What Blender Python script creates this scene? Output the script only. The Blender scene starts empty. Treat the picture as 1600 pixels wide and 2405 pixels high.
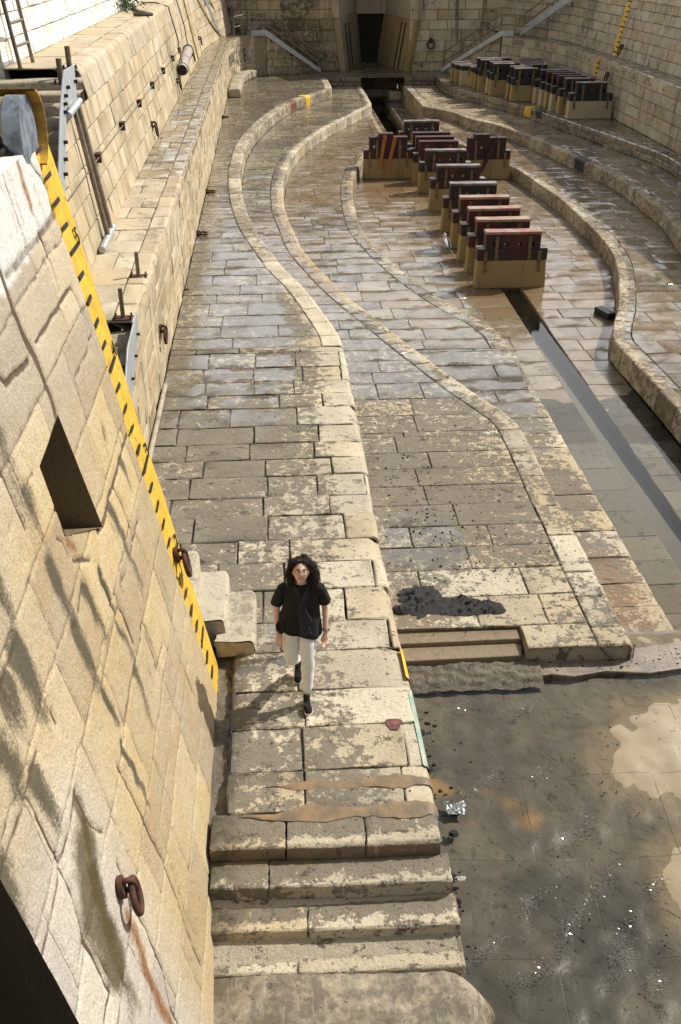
import bpy, bmesh, math, random
import numpy as np
from mathutils import Vector, Matrix, noise as mnoise

C = bpy.context.scene.collection
SC = bpy.context.scene
R = math.radians
random.seed(7)
rng = np.random.default_rng(11)

# ------------------------------------------------------------------ camera, sky, sun, exposure
CAMZ = 6.8
FPX = 2338.0                       # focal length in photo pixels (photo 1600 x 2405) = a 35 mm lens
PITCH = math.atan(1362 / FPX)
YAW = math.atan(178 / math.hypot(FPX, 1362))
cam = bpy.data.cameras.new('camera')
cam.sensor_fit = 'VERTICAL'; cam.sensor_height = 36.0; cam.lens = 36.0 * FPX / 2405
cam.clip_start = 0.1; cam.clip_end = 6000
camo = bpy.data.objects.new('camera', cam); C.objects.link(camo)
camo.location = (0, 0, CAMZ); camo.rotation_euler = (R(90) - PITCH, 0, -YAW)
SC.camera = camo

SUN = Vector((.93, .45, 1.03)).normalized()
w = bpy.data.worlds.new('World'); SC.world = w; w.use_nodes = True
wt = w.node_tree; wt.nodes.clear()
sky = wt.nodes.new('ShaderNodeTexSky'); sky.sky_type = 'NISHITA'; sky.sun_disc = False
sky.sun_elevation = math.asin(SUN.z); sky.sun_rotation = math.atan2(SUN.x, SUN.y)
sky.air_density = 1.0; sky.dust_density = 2.5; sky.ozone_density = 1.0
hs = wt.nodes.new('ShaderNodeHueSaturation'); hs.inputs['Saturation'].default_value = .45
bg = wt.nodes.new('ShaderNodeBackground'); bg.inputs['Strength'].default_value = .105
wo = wt.nodes.new('ShaderNodeOutputWorld')
tcw = wt.nodes.new('ShaderNodeTexCoord'); cn = wt.nodes.new('ShaderNodeTexNoise'); cn.inputs['Scale'].default_value = 2.2; cn.inputs['Detail'].default_value = 7; cn.inputs['Roughness'].default_value = .55
mpw = wt.nodes.new('ShaderNodeMapping'); mpw.inputs['Scale'].default_value = (1, 1, 2.2); wt.links.new(tcw.outputs['Generated'], mpw.inputs[0]); wt.links.new(mpw.outputs[0], cn.inputs['Vector'])
sxyz = wt.nodes.new('ShaderNodeSeparateXYZ'); wt.links.new(tcw.outputs['Generated'], sxyz.inputs[0])
def wmr(src, a, b, c, d):
    x = wt.nodes.new('ShaderNodeMapRange'); x.interpolation_type = 'SMOOTHSTEP'; wt.links.new(src, x.inputs[0]); x.inputs[1].default_value = a; x.inputs[2].default_value = b; x.inputs[3].default_value = c; x.inputs[4].default_value = d; return x.outputs[0]
def wmul(a, b):
    x = wt.nodes.new('ShaderNodeMath'); x.operation = 'MULTIPLY'; wt.links.new(a, x.inputs[0]); wt.links.new(b, x.inputs[1]); return x.outputs[0]
cloudm = wmul(wmul(wmr(cn.outputs[0], .36, .52, .25, 1), wmr(sxyz.outputs[2], .75, .45, 0, 1)), wmr(sxyz.outputs[1], -.1, .55, .1, 1))  # unseen clouds, kept low up the dock to brighten wet reflections without filling shade
bgc = wt.nodes.new('ShaderNodeBackground'); bgc.inputs['Color'].default_value = (.95, .97, 1.0, 1); bgc.inputs['Strength'].default_value = 2.0
mxw = wt.nodes.new('ShaderNodeMixShader'); wt.links.new(cloudm, mxw.inputs[0])
wt.links.new(sky.outputs[0], hs.inputs['Color']); wt.links.new(hs.outputs[0], bg.inputs[0]); wt.links.new(bg.outputs[0], mxw.inputs[1]); wt.links.new(bgc.outputs[0], mxw.inputs[2]); wt.links.new(mxw.outputs[0], wo.inputs[0])
sl = bpy.data.lights.new('sun', 'SUN'); sl.energy = 4.7; sl.angle = R(.5); sl.color = (1.0, .95, .865)
slo = bpy.data.objects.new('sun', sl); C.objects.link(slo); slo.rotation_euler = SUN.to_track_quat('Z', 'Y').to_euler()
slo.location = (30, 20, 40)
SC.view_settings.view_transform = 'Standard'; SC.view_settings.look = 'None'
SC.view_settings.exposure = 0.0; SC.view_settings.gamma = 1.0
SC.cycles.max_bounces = 6; SC.cycles.diffuse_bounces = 4; SC.cycles.glossy_bounces = 3; SC.cycles.transparent_max_bounces = 8
SC.cycles.caustics_reflective = False; SC.cycles.caustics_refractive = False
SC.cycles.use_denoising = True

# a photo pixel to a point of a known plane (used to read positions off the photograph)
_fw = Vector((math.sin(YAW) * math.cos(PITCH), math.cos(YAW) * math.cos(PITCH), -math.sin(PITCH)))
_rt = Vector((math.cos(YAW), -math.sin(YAW), 0)); _up = _rt.cross(_fw)
CP = Vector((0, 0, CAMZ))
def ray(px, py): return _fw + _rt * ((px - 800) / FPX) - _up * ((py - 1202.5) / FPX)
def at_z(px, py, z): d = ray(px, py); return CP + d * ((z - CAMZ) / d.z)
def at_y(px, py, y): d = ray(px, py); return CP + d * (y / d.y)
def at_x(px, py, x): d = ray(px, py); return CP + d * (x / d.x)
def at_w(px, py, a, b, z0):        # battered wall  x = a - b (z - z0)
    d = ray(px, py); return CP + d * ((a + b * z0 - b * CAMZ) / (d.x + b * d.z))

# ------------------------------------------------------------------ tagging
def tag(o, label=None, cat=None, group=None, kind=None):
    if label: o['label'] = label
    if cat: o['category'] = cat
    if group: o['group'] = group
    if kind: o['kind'] = kind
    return o
def empty(name, loc=(0, 0, 0), label=None, cat=None, group=None, rz=0):
    o = bpy.data.objects.new(name, None); C.objects.link(o); o.location = loc; o.rotation_euler.z = rz
    return tag(o, label, cat, group)
def link(name, me, mat, parent=None):
    o = bpy.data.objects.new(name, me); C.objects.link(o)
    if mat is not None: me.materials.append(mat)
    if parent is not None: o.parent = parent
    return o
def keep(o, p):
    o.parent = p; o.matrix_parent_inverse = Matrix.Translation(-Vector(p.location)); return o
def dup(o, loc=None, rz=None, label=None):
    c = o.copy(); C.objects.link(c)
    if loc is not None: c.location = loc
    if rz is not None: c.rotation_euler.z = rz
    if label: c['label'] = label
    for ch in list(o.children):
        k = ch.copy(); C.objects.link(k); k.parent = c
        for g in list(ch.children):
            q = g.copy(); C.objects.link(q); q.parent = k
    return c

# ------------------------------------------------------------------ materials
class NT:
    def __init__(s, name):
        s.m = bpy.data.materials.new(name); s.m.use_nodes = True; s.t = s.m.node_tree; s.t.nodes.clear()
        s.out = s.t.nodes.new('ShaderNodeOutputMaterial')
        tc = s.t.nodes.new('ShaderNodeTexCoord'); oi = s.t.nodes.new('ShaderNodeObjectInfo'); va = s.t.nodes.new('ShaderNodeVectorMath'); va.operation = 'MULTIPLY_ADD'
        s.t.links.new(oi.outputs['Random'], va.inputs[0]); va.inputs[1].default_value = (31, 17, 23); s.t.links.new(tc.outputs['Object'], va.inputs[2]); s.P = va.outputs[0]; s.P0 = tc.outputs['Object']
    def n(s, typ, **kw):
        x = s.t.nodes.new(typ)
        for k, v in kw.items(): setattr(x, k, v)
        return x
    def L(s, a, b):
        if isinstance(a, (int, float)): b.default_value = a
        elif isinstance(a, tuple): b.default_value = (*a, 1) if len(a) == 3 and len(b.default_value) == 4 else a
        else: s.t.links.new(a, b)
    def math(s, op, a, b=0.0, clamp=False):
        x = s.n('ShaderNodeMath', operation=op); x.use_clamp = clamp
        s.L(a, x.inputs[0]); s.L(b, x.inputs[1]); return x.outputs[0]
    def mix(s, f, a, b, blend='MIX'):
        x = s.n('ShaderNodeMix', data_type='RGBA', blend_type=blend)
        s.L(f, x.inputs[0]); s.L(a, x.inputs[6]); s.L(b, x.inputs[7]); return x.outputs[2]
    def fmix(s, f, a, b):
        x = s.n('ShaderNodeMix', data_type='FLOAT'); s.L(f, x.inputs[0]); s.L(a, x.inputs[2]); s.L(b, x.inputs[3]); return x.outputs[0]
    def ss(s, v, lo, hi):
        x = s.n('ShaderNodeMapRange', interpolation_type='SMOOTHSTEP'); s.L(v, x.inputs[0]); s.L(lo, x.inputs[1]); s.L(hi, x.inputs[2])
        return x.outputs[0]
    def map(s, sc, loc=(0, 0, 0), rot=(0, 0, 0)):
        x = s.n('ShaderNodeMapping'); s.t.links.new(s.P, x.inputs[0])
        x.inputs['Scale'].default_value = sc; x.inputs['Location'].default_value = loc; x.inputs['Rotation'].default_value = rot
        return x.outputs[0]
    def noise(s, scale, detail=4, rough=.55, vec=None, dist=0.0):
        x = s.n('ShaderNodeTexNoise'); s.t.links.new(vec if vec is not None else s.P, x.inputs['Vector'])
        x.inputs['Scale'].default_value = scale; x.inputs['Detail'].default_value = detail
        x.inputs['Roughness'].default_value = rough; x.inputs['Distortion'].default_value = dist
        return x.outputs[0]
    def attr(s, name):
        x = s.n('ShaderNodeAttribute', attribute_name=name)
        sp = s.n('ShaderNodeSeparateColor'); s.t.links.new(x.outputs['Color'], sp.inputs[0])
        y = s.t.nodes.new('ShaderNodeAttribute'); y.attribute_name = name + '_a'
        return sp.outputs[0], sp.outputs[1], sp.outputs[2], y.outputs['Fac']
    def bump(s, h, strength=.5, dist=.01, normal=None):
        x = s.n('ShaderNodeBump'); s.L(strength, x.inputs['Strength']); x.inputs['Distance'].default_value = dist
        s.t.links.new(h, x.inputs['Height'])
        if normal is not None: s.t.links.new(normal, x.inputs['Normal'])
        return x.outputs[0]
    def bsdf(s, col, rough=.8, metal=0.0, normal=None, spec=.5):
        b = s.n('ShaderNodeBsdfPrincipled'); s.L(col, b.inputs['Base Color']); s.L(rough, b.inputs['Roughness'])
        s.L(metal, b.inputs['Metallic']); s.L(spec, b.inputs['Specular IOR Level'])
        if normal is not None: s.t.links.new(normal, b.inputs['Normal'])
        s.t.links.new(b.outputs[0], s.out.inputs[0]); return b

def stone(name, light=(.60, .51, .36), mid=(.46, .385, .265), ochre=(.50, .36, .17), dirt=(.13, .108, .08),
          dscale=5.5, dbias=0.0, dlo=.48, dhi=.56, dmax=.85, large=.5, streak=0.0, speck=.6, bump=.6, rough=.85, wetdark=.64, rimdark=.5,
          wetrough=.09, grain=.3, blackspot=0.0):
    s = NT(name)
    tr, tg, tb, rim = s.attr('tint'); wet, drt, rust, moss = s.attr('mask')
    col = s.mix(tr, mid, light)
    col = s.mix(s.math('MULTIPLY', tg, .45), col, ochre)
    nl = s.noise(.45, 5, .6)
    col = s.mix(s.math('MULTIPLY', s.ss(nl, .45, .7), large), col, tuple(.55 * a for a in mid))
    n1 = s.math('ADD', s.math('MULTIPLY', s.noise(dscale, 8, .68, dist=.3), .6), s.math('MULTIPLY', s.noise(dscale * 3.1, 6, .7), .4))
    nA = s.math('ADD', n1, s.math('MULTIPLY', s.math('SUBTRACT', drt, .5), .42))
    nA = s.math('ADD', nA, s.math('MULTIPLY', s.math('SUBTRACT', nl, .5), .25))
    nA = s.math('ADD', nA, s.math('MULTIPLY', s.math('SUBTRACT', tb, .5), .075))
    dm = s.ss(s.math('ADD', nA, dbias), dlo, dhi)
    nd = s.noise(1.7, 4, .6)
    dcol = s.mix(nd, dirt, tuple(min(1, 1.5 * a) for a in dirt))
    col = s.mix(s.math('MULTIPLY', dm, dmax), col, dcol)
    if streak:
        st = s.noise(1.0, 6, .6, vec=s.map((2.6, 2.6, .16)))
        st2 = s.noise(1.0, 5, .6, vec=s.map((7.5, 7.5, .35), loc=(3, 1, 2)))
        sm = s.math('MAXIMUM', s.ss(st, .54, .70), s.math('MULTIPLY', s.ss(st2, .58, .72), .8))
        col = s.mix(s.math('MULTIPLY', sm, streak), col, (.075, .062, .045))
    if blackspot:
        bs_ = s.math('ADD', s.math('MULTIPLY', s.noise(3.2, 6, .72, vec=s.map((1, 1.7, 1), loc=(5, 2, 0))), .75), s.math('MULTIPLY', s.noise(21, 4, .7), .25))
        col = s.mix(s.math('MULTIPLY', s.ss(bs_, .565, .60), blackspot), col, s.mix(nd, (.045, .040, .035), (.11, .09, .065)))
    sp = s.noise(26, 3, .6)
    spk = s.math('MULTIPLY', s.ss(sp, .62, .68), speck)
    col = s.mix(spk, col, (.05, .045, .038))
    gr = s.noise(70, 3, .6)
    gv = s.math('ADD', s.math('MULTIPLY', s.math('SUBTRACT', gr, .5), grain * 2), 1.0)
    cx = s.n('ShaderNodeCombineColor'); [s.t.links.new(gv, cx.inputs[i]) for i in range(3)]
    col = s.mix(1.0, col, cx.outputs[0], 'MULTIPLY')
    rf = s.math('MULTIPLY', s.math('MULTIPLY', rim, s.ss(s.noise(3.5, 4, .6), .35, .6)), rimdark)
    col = s.mix(rf, col, (.06, .05, .038))
    rr = s.math('MULTIPLY', rust, s.ss(s.noise(9, 6, .7), .32, .6))
    col = s.mix(rr, col, s.mix(s.noise(14, 3), (.22, .09, .035), (.40, .215, .09)))
    mm = s.math('MULTIPLY', moss, s.ss(s.noise(6, 6, .7), .30, .55))
    col = s.mix(mm, col, (.055, .05, .022))
    wn = s.math('ADD', wet, s.math('MULTIPLY', s.math('SUBTRACT', s.noise(1.6, 6, .65), .5), .9))
    wm = s.math('MULTIPLY', s.ss(wn, .42, .62), s.ss(wet, .02, .1))
    wm = s.math('MAXIMUM', wm, s.ss(wet, .9, .97))
    wc = s.mix(1.0, col, (wetdark, wetdark * .97, wetdark * .92), 'MULTIPLY')
    col = s.mix(wm, col, wc)
    rgh = s.fmix(wm, rough, s.fmix(s.ss(s.noise(2.2, 6, .68), .38, .66), wetrough + .03, wetrough + .20))
    h = s.math('ADD', s.math('MULTIPLY', s.noise(10, 8, .65), 1.0), s.math('ADD', s.math('MULTIPLY', gr, .22), s.math('MULTIPLY', dm, -.12)))
    nb = s.bump(h, s.fmix(wm, bump, bump * .10), .028)
    s.bsdf(col, rgh, 0, nb, s.fmix(wm, .25, .55))
    return s.m

def simple(name, col, rough=.6, metal=0.0, var=.25, scale=8, bump=.0, col2=None, bscale=30):
    s = NT(name)
    n = s.noise(scale, 6, .65)
    c = s.mix(s.ss(n, .35, .68), col, col2 if col2 else tuple(max(0, a * (1 - var * 2)) for a in col))
    nb = s.bump(s.noise(bscale, 5, .6), bump, .01) if bump else None
    s.bsdf(c, s.fmix(n, max(.05, rough - .12), min(1, rough + .12)), metal, nb)
    return s.m
def flat(name, col, rough=.6, metal=0.0):
    s = NT(name); s.bsdf(col, rough, metal); return s.m

M = {}
M['terrace'] = stone('terrace_stone', light=(.61, .545, .41), mid=(.43, .38, .285), dirt=(.15, .13, .10), dscale=6.5, dbias=.02, dlo=.478, dhi=.52, dmax=.92, speck=.7, bump=.9, large=.35, grain=.45, blackspot=.8)
M['nosing'] = stone('nosing_stone', light=(.61, .545, .41), mid=(.46, .405, .30), dscale=7, dbias=-.01, dlo=.47, dhi=.54, speck=.8, bump=.6, large=.3, blackspot=.5)
M['lowfloor'] = stone('floor_stone', light=(.43, .36, .255), mid=(.30, .245, .165), ochre=(.38, .24, .11), dirt=(.12, .098, .072), dscale=4, dbias=-.04, speck=.3, bump=.5, large=.5, wetdark=.62, rimdark=.22)
M['pale'] = stone('pale_wall_stone', light=(.575, .49, .34), mid=(.48, .40, .265), dscale=3, dbias=-.13, dmax=.5, streak=.38, speck=.35, bump=.5, large=.25, grain=.2)
M['white'] = stone('white_limewashed_stone', light=(.84, .82, .77), mid=(.78, .75, .68), ochre=(.7, .58, .40), dscale=3, dbias=-.16, dmax=.4, streak=.14, speck=.2, bump=.35, large=.1, grain=.12)
M['capstone'] = stone('pale_ledge_stone', light=(.56, .485, .355), mid=(.47, .395, .275), dscale=3.5, dbias=-.09, dmax=.6, speck=.4, bump=.5, large=.25, wetdark=.6)
M['farwall'] = stone('stained_wall_stone', light=(.60, .53, .385), mid=(.48, .41, .29), dirt=(.07, .058, .04), dscale=1.6, dbias=-.05, dmax=.7, streak=.75, speck=.3, bump=.45, large=.5)
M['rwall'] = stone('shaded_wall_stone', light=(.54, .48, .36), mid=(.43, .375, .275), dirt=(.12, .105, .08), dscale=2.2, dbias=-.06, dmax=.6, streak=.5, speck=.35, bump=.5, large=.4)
M['butt'] = stone('ochre_wall_stone', light=(.68, .535, .325), mid=(.60, .45, .25), ochre=(.62, .42, .17), dirt=(.30, .26, .19), dscale=2.2, dbias=-.06, dlo=.42, dhi=.66, dmax=.55, speck=.45, bump=.8, large=.22, grain=.42)
M['step'] = stone('stair_stone', light=(.66, .60, .47), mid=(.50, .44, .33), dirt=(.20, .175, .135), dscale=8, dbias=.20, speck=.4, bump=.7, large=.3)
M['mortar'] = stone('mortar_joint', light=(.20, .165, .12), mid=(.13, .108, .078), dirt=(.05, .042, .032), dscale=5, speck=0, large=.2)
M['palemortar'] = stone('pale_mortar_joint', light=(.40, .33, .23), mid=(.28, .23, .155), dirt=(.10, .085, .06), dscale=4, dbias=-.02, speck=0, large=.2)
M['steel'] = simple('galvanised_steel', (.50, .53, .55), .45, .35, .12, 5, .1)
M['rail'] = simple('steel_rail', (.27, .225, .165), .5, .6, .2, 12, .1)
M['rust'] = simple('rusty_iron', (.115, .045, .025), .8, .2, .3, 14, .5, col2=(.045, .025, .018))
M['dark_iron'] = simple('dark_iron', (.03, .026, .024), .6, .3, .3, 14, .3)
M['rope'] = simple('old_rope', (.11, .095, .075), .95, 0, .3, 40, .6)
M['cable'] = simple('wire_cable', (.17, .16, .14), .6, .4, .2, 30)
M['yellow'] = simple('yellow_paint', (.80, .50, .045), .62, 0, .12, 5, .5, col2=(.62, .36, .03), bscale=14)
M['black'] = simple('black_paint', (.022, .022, .022), .6, 0, .3, 20, .2)
M['conc'] = stone('block_concrete', light=(.50, .39, .21), mid=(.38, .28, .14), ochre=(.46, .28, .07), dirt=(.14, .10, .05), dscale=3, dbias=.14, dmax=.7, streak=.6, speck=.25, bump=.25, large=.4, grain=.12)
M['conc2'] = stone('block_concrete_pale', light=(.60, .54, .42), mid=(.50, .42, .28), ochre=(.50, .32, .10), dirt=(.2, .16, .1), dscale=3, dbias=-.08, dmax=.5, streak=.25, speck=.25, bump=.25, large=.3, grain=.12)

def timber(name, a, b, c=None, rough=.5):
    s = NT(name)
    n = s.noise(1.0, 6, .6, vec=s.map((1.5, 8, 26)))
    col = s.mix(n, a, b)
    if c: col = s.mix(s.ss(s.noise(2.4, 4, .6), .44, .62), col, c)
    s.bsdf(col, s.fmix(n, rough - .12, rough + .2), 0, s.bump(n, .35, .01))
    return s.m
M['tim_dark'] = timber('dark_wet_timber', (.020, .012, .013), (.045, .026, .026), (.060, .016, .014))
M['tim_red'] = timber('red_painted_timber', (.050, .012, .010), (.105, .022, .016), (.026, .012, .012))
M['tim_black'] = timber('tarred_timber', (.012, .011, .012), (.03, .026, .027))
M['tim_top'] = timber('sawn_timber_top', (.33, .24, .17), (.47, .37, .28), (.36, .17, .13), .7)
M['tim_topdark'] = timber('weathered_timber_top', (.10, .07, .065), (.20, .15, .14), (.30, .27, .25), .45)
M['tim_orange'] = timber('orange_timber', (.30, .10, .02), (.44, .17, .035), None, .6)
M['strap'] = simple('brass_coloured_strap', (.27, .20, .11), .5, .35, .25, 10, .1)

# ------------------------------------------------------------------ mesh builders
class MB:
    def __init__(s): s.v = []; s.f = []; s.sm = []
    def add(s, vs, fs, smooth=False):
        b = len(s.v); s.v += [tuple(p) for p in vs]; s.f += [tuple(i + b for i in f) for f in fs]; s.sm += [smooth] * len(fs)
    def box(s, lo, hi, mat=None):
        x0, y0, z0 = lo; x1, y1, z1 = hi
        vs = [(x0, y0, z0), (x1, y0, z0), (x1, y1, z0), (x0, y1, z0), (x0, y0, z1), (x1, y0, z1), (x1, y1, z1), (x0, y1, z1)]
        if mat is not None: vs = [mat @ Vector(p) for p in vs]
        s.add(vs, [(0, 3, 2, 1), (4, 5, 6, 7), (0, 1, 5, 4), (1, 2, 6, 5), (2, 3, 7, 6), (3, 0, 4, 7)])
    def hexa(s, vs): s.add(vs, [(0, 3, 2, 1), (4, 5, 6, 7), (0, 1, 5, 4), (1, 2, 6, 5), (2, 3, 7, 6), (3, 0, 4, 7)])
    def tube(s, pts, r, n=8, cap=True):
        pts = [Vector(p) for p in pts]; rs = r if isinstance(r, (list, tuple)) else [r] * len(pts)
        rings = []; prev = None
        for i, p in enumerate(pts):
            d = (pts[min(i + 1, len(pts) - 1)] - pts[max(i - 1, 0)])
            if d.length < 1e-9: d = Vector((0, 0, 1))
            d.normalize()
            a = prev if prev is not None else (Vector((0, 0, 1)) if abs(d.z) < .9 else Vector((1, 0, 0)))
            a = (a - d * a.dot(d)).normalized(); b = d.cross(a); prev = a
            rings.append([p + (a * math.cos(t) + b * math.sin(t)) * rs[i] for t in [2 * math.pi * k / n for k in range(n)]])
        s.loft(rings, cap)
    def loft(s, rings, cap=True, smooth=True):
        n = len(rings[0]); vs = [p for q in rings for p in q]; fs = []
        for i in range(len(rings) - 1):
            for k in range(n):
                a = i * n + k; b = i * n + (k + 1) % n; fs.append((a, b, b + n, a + n))
        s.add(vs, fs, smooth)
        if cap:
            s.add(rings[0], [tuple(range(n))[::-1]]); s.add(rings[-1], [tuple(range(n))])
    def torus(s, c, ax1, ax2, Rr, r, n=20, k=8):
        c = Vector(c); a = Vector(ax1).normalized(); b = Vector(ax2).normalized(); ax3 = a.cross(b)
        rings = []
        for i in range(n):
            t = 2 * math.pi * i / n; d = a * math.cos(t) + b * math.sin(t)
            rings.append([c + d * (Rr + r * math.cos(u)) + ax3 * (r * math.sin(u)) for u in [2 * math.pi * j / k for j in range(k)]])
        rings.append(rings[0]); s.loft(rings, False)
    def build(s, name, mat, parent=None, bevel=0.0, bseg=2):
        me = bpy.data.meshes.new(name); me.from_pydata([tuple(p) for p in s.v], [], s.f)
        me.polygons.foreach_set('use_smooth', s.sm); me.update()
        o = link(name, me, mat, parent)
        if bevel:
            m = o.modifiers.new('bevel', 'BEVEL'); m.width = bevel; m.segments = bseg; m.limit_method = 'ANGLE'; m.angle_limit = R(40)
        return o

class Path:
    """plan polyline, smoothed, with arc length and outward normal (to the right of travel when side=1)"""
    def __init__(s, pts, side=1, smooth=True, step=.25):
        P = np.array(pts, float)
        if smooth:
            out = []
            for i in range(len(P) - 1):
                p0 = P[max(i - 1, 0)]; p1 = P[i]; p2 = P[i + 1]; p3 = P[min(i + 2, len(P) - 1)]
                n = max(2, int(np.linalg.norm(p2 - p1) / step))
                # centripetal-ish: scale tangents by the neighbouring spans
                d1 = np.linalg.norm(p2 - p1); m1 = (p2 - p0) / max(1e-6, np.linalg.norm(p2 - p1) + np.linalg.norm(p1 - p0)) * d1 if i > 0 else (p2 - p1)
                m2 = (p3 - p1) / max(1e-6, np.linalg.norm(p3 - p2) + d1) * d1 if i < len(P) - 2 else (p2 - p1)
                for t in np.linspace(0, 1, n, endpoint=False):
                    t2 = t * t; t3 = t2 * t
                    out.append((2 * t3 - 3 * t2 + 1) * p1 + (t3 - 2 * t2 + t) * m1 + (-2 * t3 + 3 * t2) * p2 + (t3 - t2) * m2)
            out.append(P[-1]); P = np.array(out)
        s.P = P; d = np.diff(P, axis=0); ln = np.hypot(d[:, 0], d[:, 1]); s.s = np.concatenate([[0], np.cumsum(ln)]); s.len = s.s[-1]
        t = np.gradient(P, axis=0); t /= np.maximum(1e-9, np.hypot(t[:, 0], t[:, 1]))[:, None]
        s.N = np.stack([t[:, 1], -t[:, 0]], 1) * side
    def ev(s, u):
        return np.interp(u, s.s, s.P[:, 0]), np.interp(u, s.s, s.P[:, 1]), np.interp(u, s.s, s.N[:, 0]), np.interp(u, s.s, s.N[:, 1])
    def offset(s, o): return np.stack([s.P[:, 0] + s.N[:, 0] * o, s.P[:, 1] + s.N[:, 1] * o], 1)
    def x_at(s, y, o=0.0):
        Q = s.offset(o); k = np.argsort(Q[:, 1]); return np.interp(y, Q[k, 1], Q[k, 0])

class Acc:
    """collects masonry blocks into one mesh with per-block tint and per-vertex masks"""
    def __init__(s, maskf=None): s.V = []; s.Fq = []; s.T = []; s.mi = []; s.sm = []; s.n = 0; s.maskf = maskf
    def grid(s, pts, tint, midx=0, smooth=True):
        a, b = pts.shape[:2]
        s.V.append(pts.reshape(-1, 3)); s.T.append(tint.reshape(-1, 4))
        i = np.arange(a - 1)[:, None] * b + np.arange(b - 1)[None]
        q = np.stack([i, i + 1, i + b + 1, i + b], -1).reshape(-1, 4) + s.n
        s.Fq.append(q); s.mi.append(np.full(len(q), midx)); s.sm.append(np.full(len(q), smooth)); s.n += a * b
    def blocks(s, P, rows, u0, u1, lmin, lmax, gap=.014, depth=.03, bev=.012, res=.3, jit=.008, off=.006, rough=.004, backing=True, tilt=.004, uoff=None, flip=False, vsub=None, vkn=None, ukn=None):
        for ri in range(len(rows) - 1):
            v0, v1 = rows[ri], rows[ri + 1]
            vv = np.array([v0, (v0 + v1) / 2, v1]); a = float(np.min(u0(vv))); b = float(np.max(u1(vv)))
            if b - a < .02: continue
            js = [a]; x = a + random.uniform(.35, 1.0) * (lmin + lmax) / 2
            while x < b - lmin * .55: js.append(x); x += random.uniform(lmin, lmax)
            js.append(b)
            for k in range(len(js) - 1):
                s.block(P, js[k], js[k + 1], v0, v1, u0, u1, gap, depth, bev, res, jit, off, rough, tilt, flip, k == 0, k == len(js) - 2, vsub, vkn, ukn)
            if backing:
                nv = max(2, int((v1 - v0) / .5) + 1); nu = max(2, int((b - a) / 1.0) + 1)
                vg = np.linspace(v0, v1, nv); A = u0(vg); B = u1(vg); t = np.linspace(0, 1, nu)
                U = A[:, None] + (B - A)[:, None] * t[None]; Vg = np.repeat(vg[:, None], nu, 1)
                pts = P(U, Vg, np.full(U.shape, -depth * .8)); 
                if flip: pts = pts[::-1]
                tn = np.zeros(U.shape + (4,)); tn[..., 0] = .5
                s.grid(pts, tn, 1, False)
    def block(s, P, jl, jr, v0, v1, u0, u1, gap, depth, bev, res, jit, off, rough, tilt, flip, first, last, vsub=None, vkn=None, ukn=None):
        g = gap * random.uniform(.6, 1.5); 
        va, vb = v0 + g / 2, v1 - g / 2
        nv = vsub or max(1, int(round((vb - va) / res))); nu = max(1, int(round((jr - jl) / res)))
        bt = min(.2, bev / max(.05, vb - va)); inn = np.linspace(0, 1, nv + 1)[1:-1] if vkn is None else np.array([k for k in vkn if 1.7 * bt < k < 1 - 1.7 * bt])
        tv = np.concatenate([[0, bt, 1.6 * bt], inn[(inn > 1.7 * bt) & (inn < 1 - 1.7 * bt)], [1 - 1.6 * bt, 1 - bt, 1]])
        bu = min(.2, bev / max(.05, jr - jl)); inn = np.linspace(0, 1, nu + 1)[1:-1]
        if last and ukn is not None: inn = np.array(sorted(set(list(inn[inn < 1 - (ukn[0] + .04) / (jr - jl)]) + [1 - q / (jr - jl) for q in ukn])))
        tu = np.concatenate([[0, bu, 1.6 * bu], inn[(inn > 1.7 * bu) & (inn < 1 - 1.7 * bu)], [1 - 1.6 * bu, 1 - bu, 1]])
        vg = va + (vb - va) * tv
        Lb = np.maximum(jl, u0(vg)); Rb = np.minimum(jr, u1(vg))
        if np.all(Rb - Lb < .03): return
        Rb = np.maximum(Rb, Lb + .002)
        Lb = Lb + g / 2; Rb = Rb - g / 2; Rb = np.maximum(Rb, Lb + .001)
        U = Lb[:, None] + (Rb - Lb)[:, None] * tu[None]; Vg = np.repeat(vg[:, None], len(tu), 1)
        J = rng.normal(0, jit, U.shape); J2 = rng.normal(0, jit, U.shape)
        edge = np.zeros(U.shape); edge[0] = 1; edge[-1] = 1; edge[:, 0] = 1; edge[:, -1] = 1
        U = U + J * edge * .6; Vg = Vg + J2 * edge * .6
        Hh = random.uniform(-off, off) + rng.normal(0, rough, U.shape) + tilt * random.uniform(-1, 1) * (tu[None] - .5) * 2 + tilt * random.uniform(-1, 1) * (tv[:, None] - .5) * 2 - edge * bev * random.uniform(.5, 1.3)
        tn = np.empty(U.shape + (4,)); tn[..., 0] = random.random(); tn[..., 1] = random.random() ** 2; tn[..., 2] = random.random(); tn[..., 3] = edge
        pts = P(U, Vg, Hh)
        if flip: pts = pts[::-1]; tn = tn[::-1]
        s.grid(pts, tn, 0, True)
        # skirt
        lo = P(U, Vg, np.full(U.shape, -depth))
        if flip: lo = lo[::-1]
        ring = lambda A: np.concatenate([A[0, :-1], A[:-1, -1], A[-1, :0:-1], A[:0:-1, 0], A[0, :1]])
        rt_, rb_, rn = ring(pts), ring(lo), ring(tn).copy(); rn[..., 3] = 1
        s.grid(np.stack([rt_, rb_], 0), np.stack([rn, rn], 0), 0, False)
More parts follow.
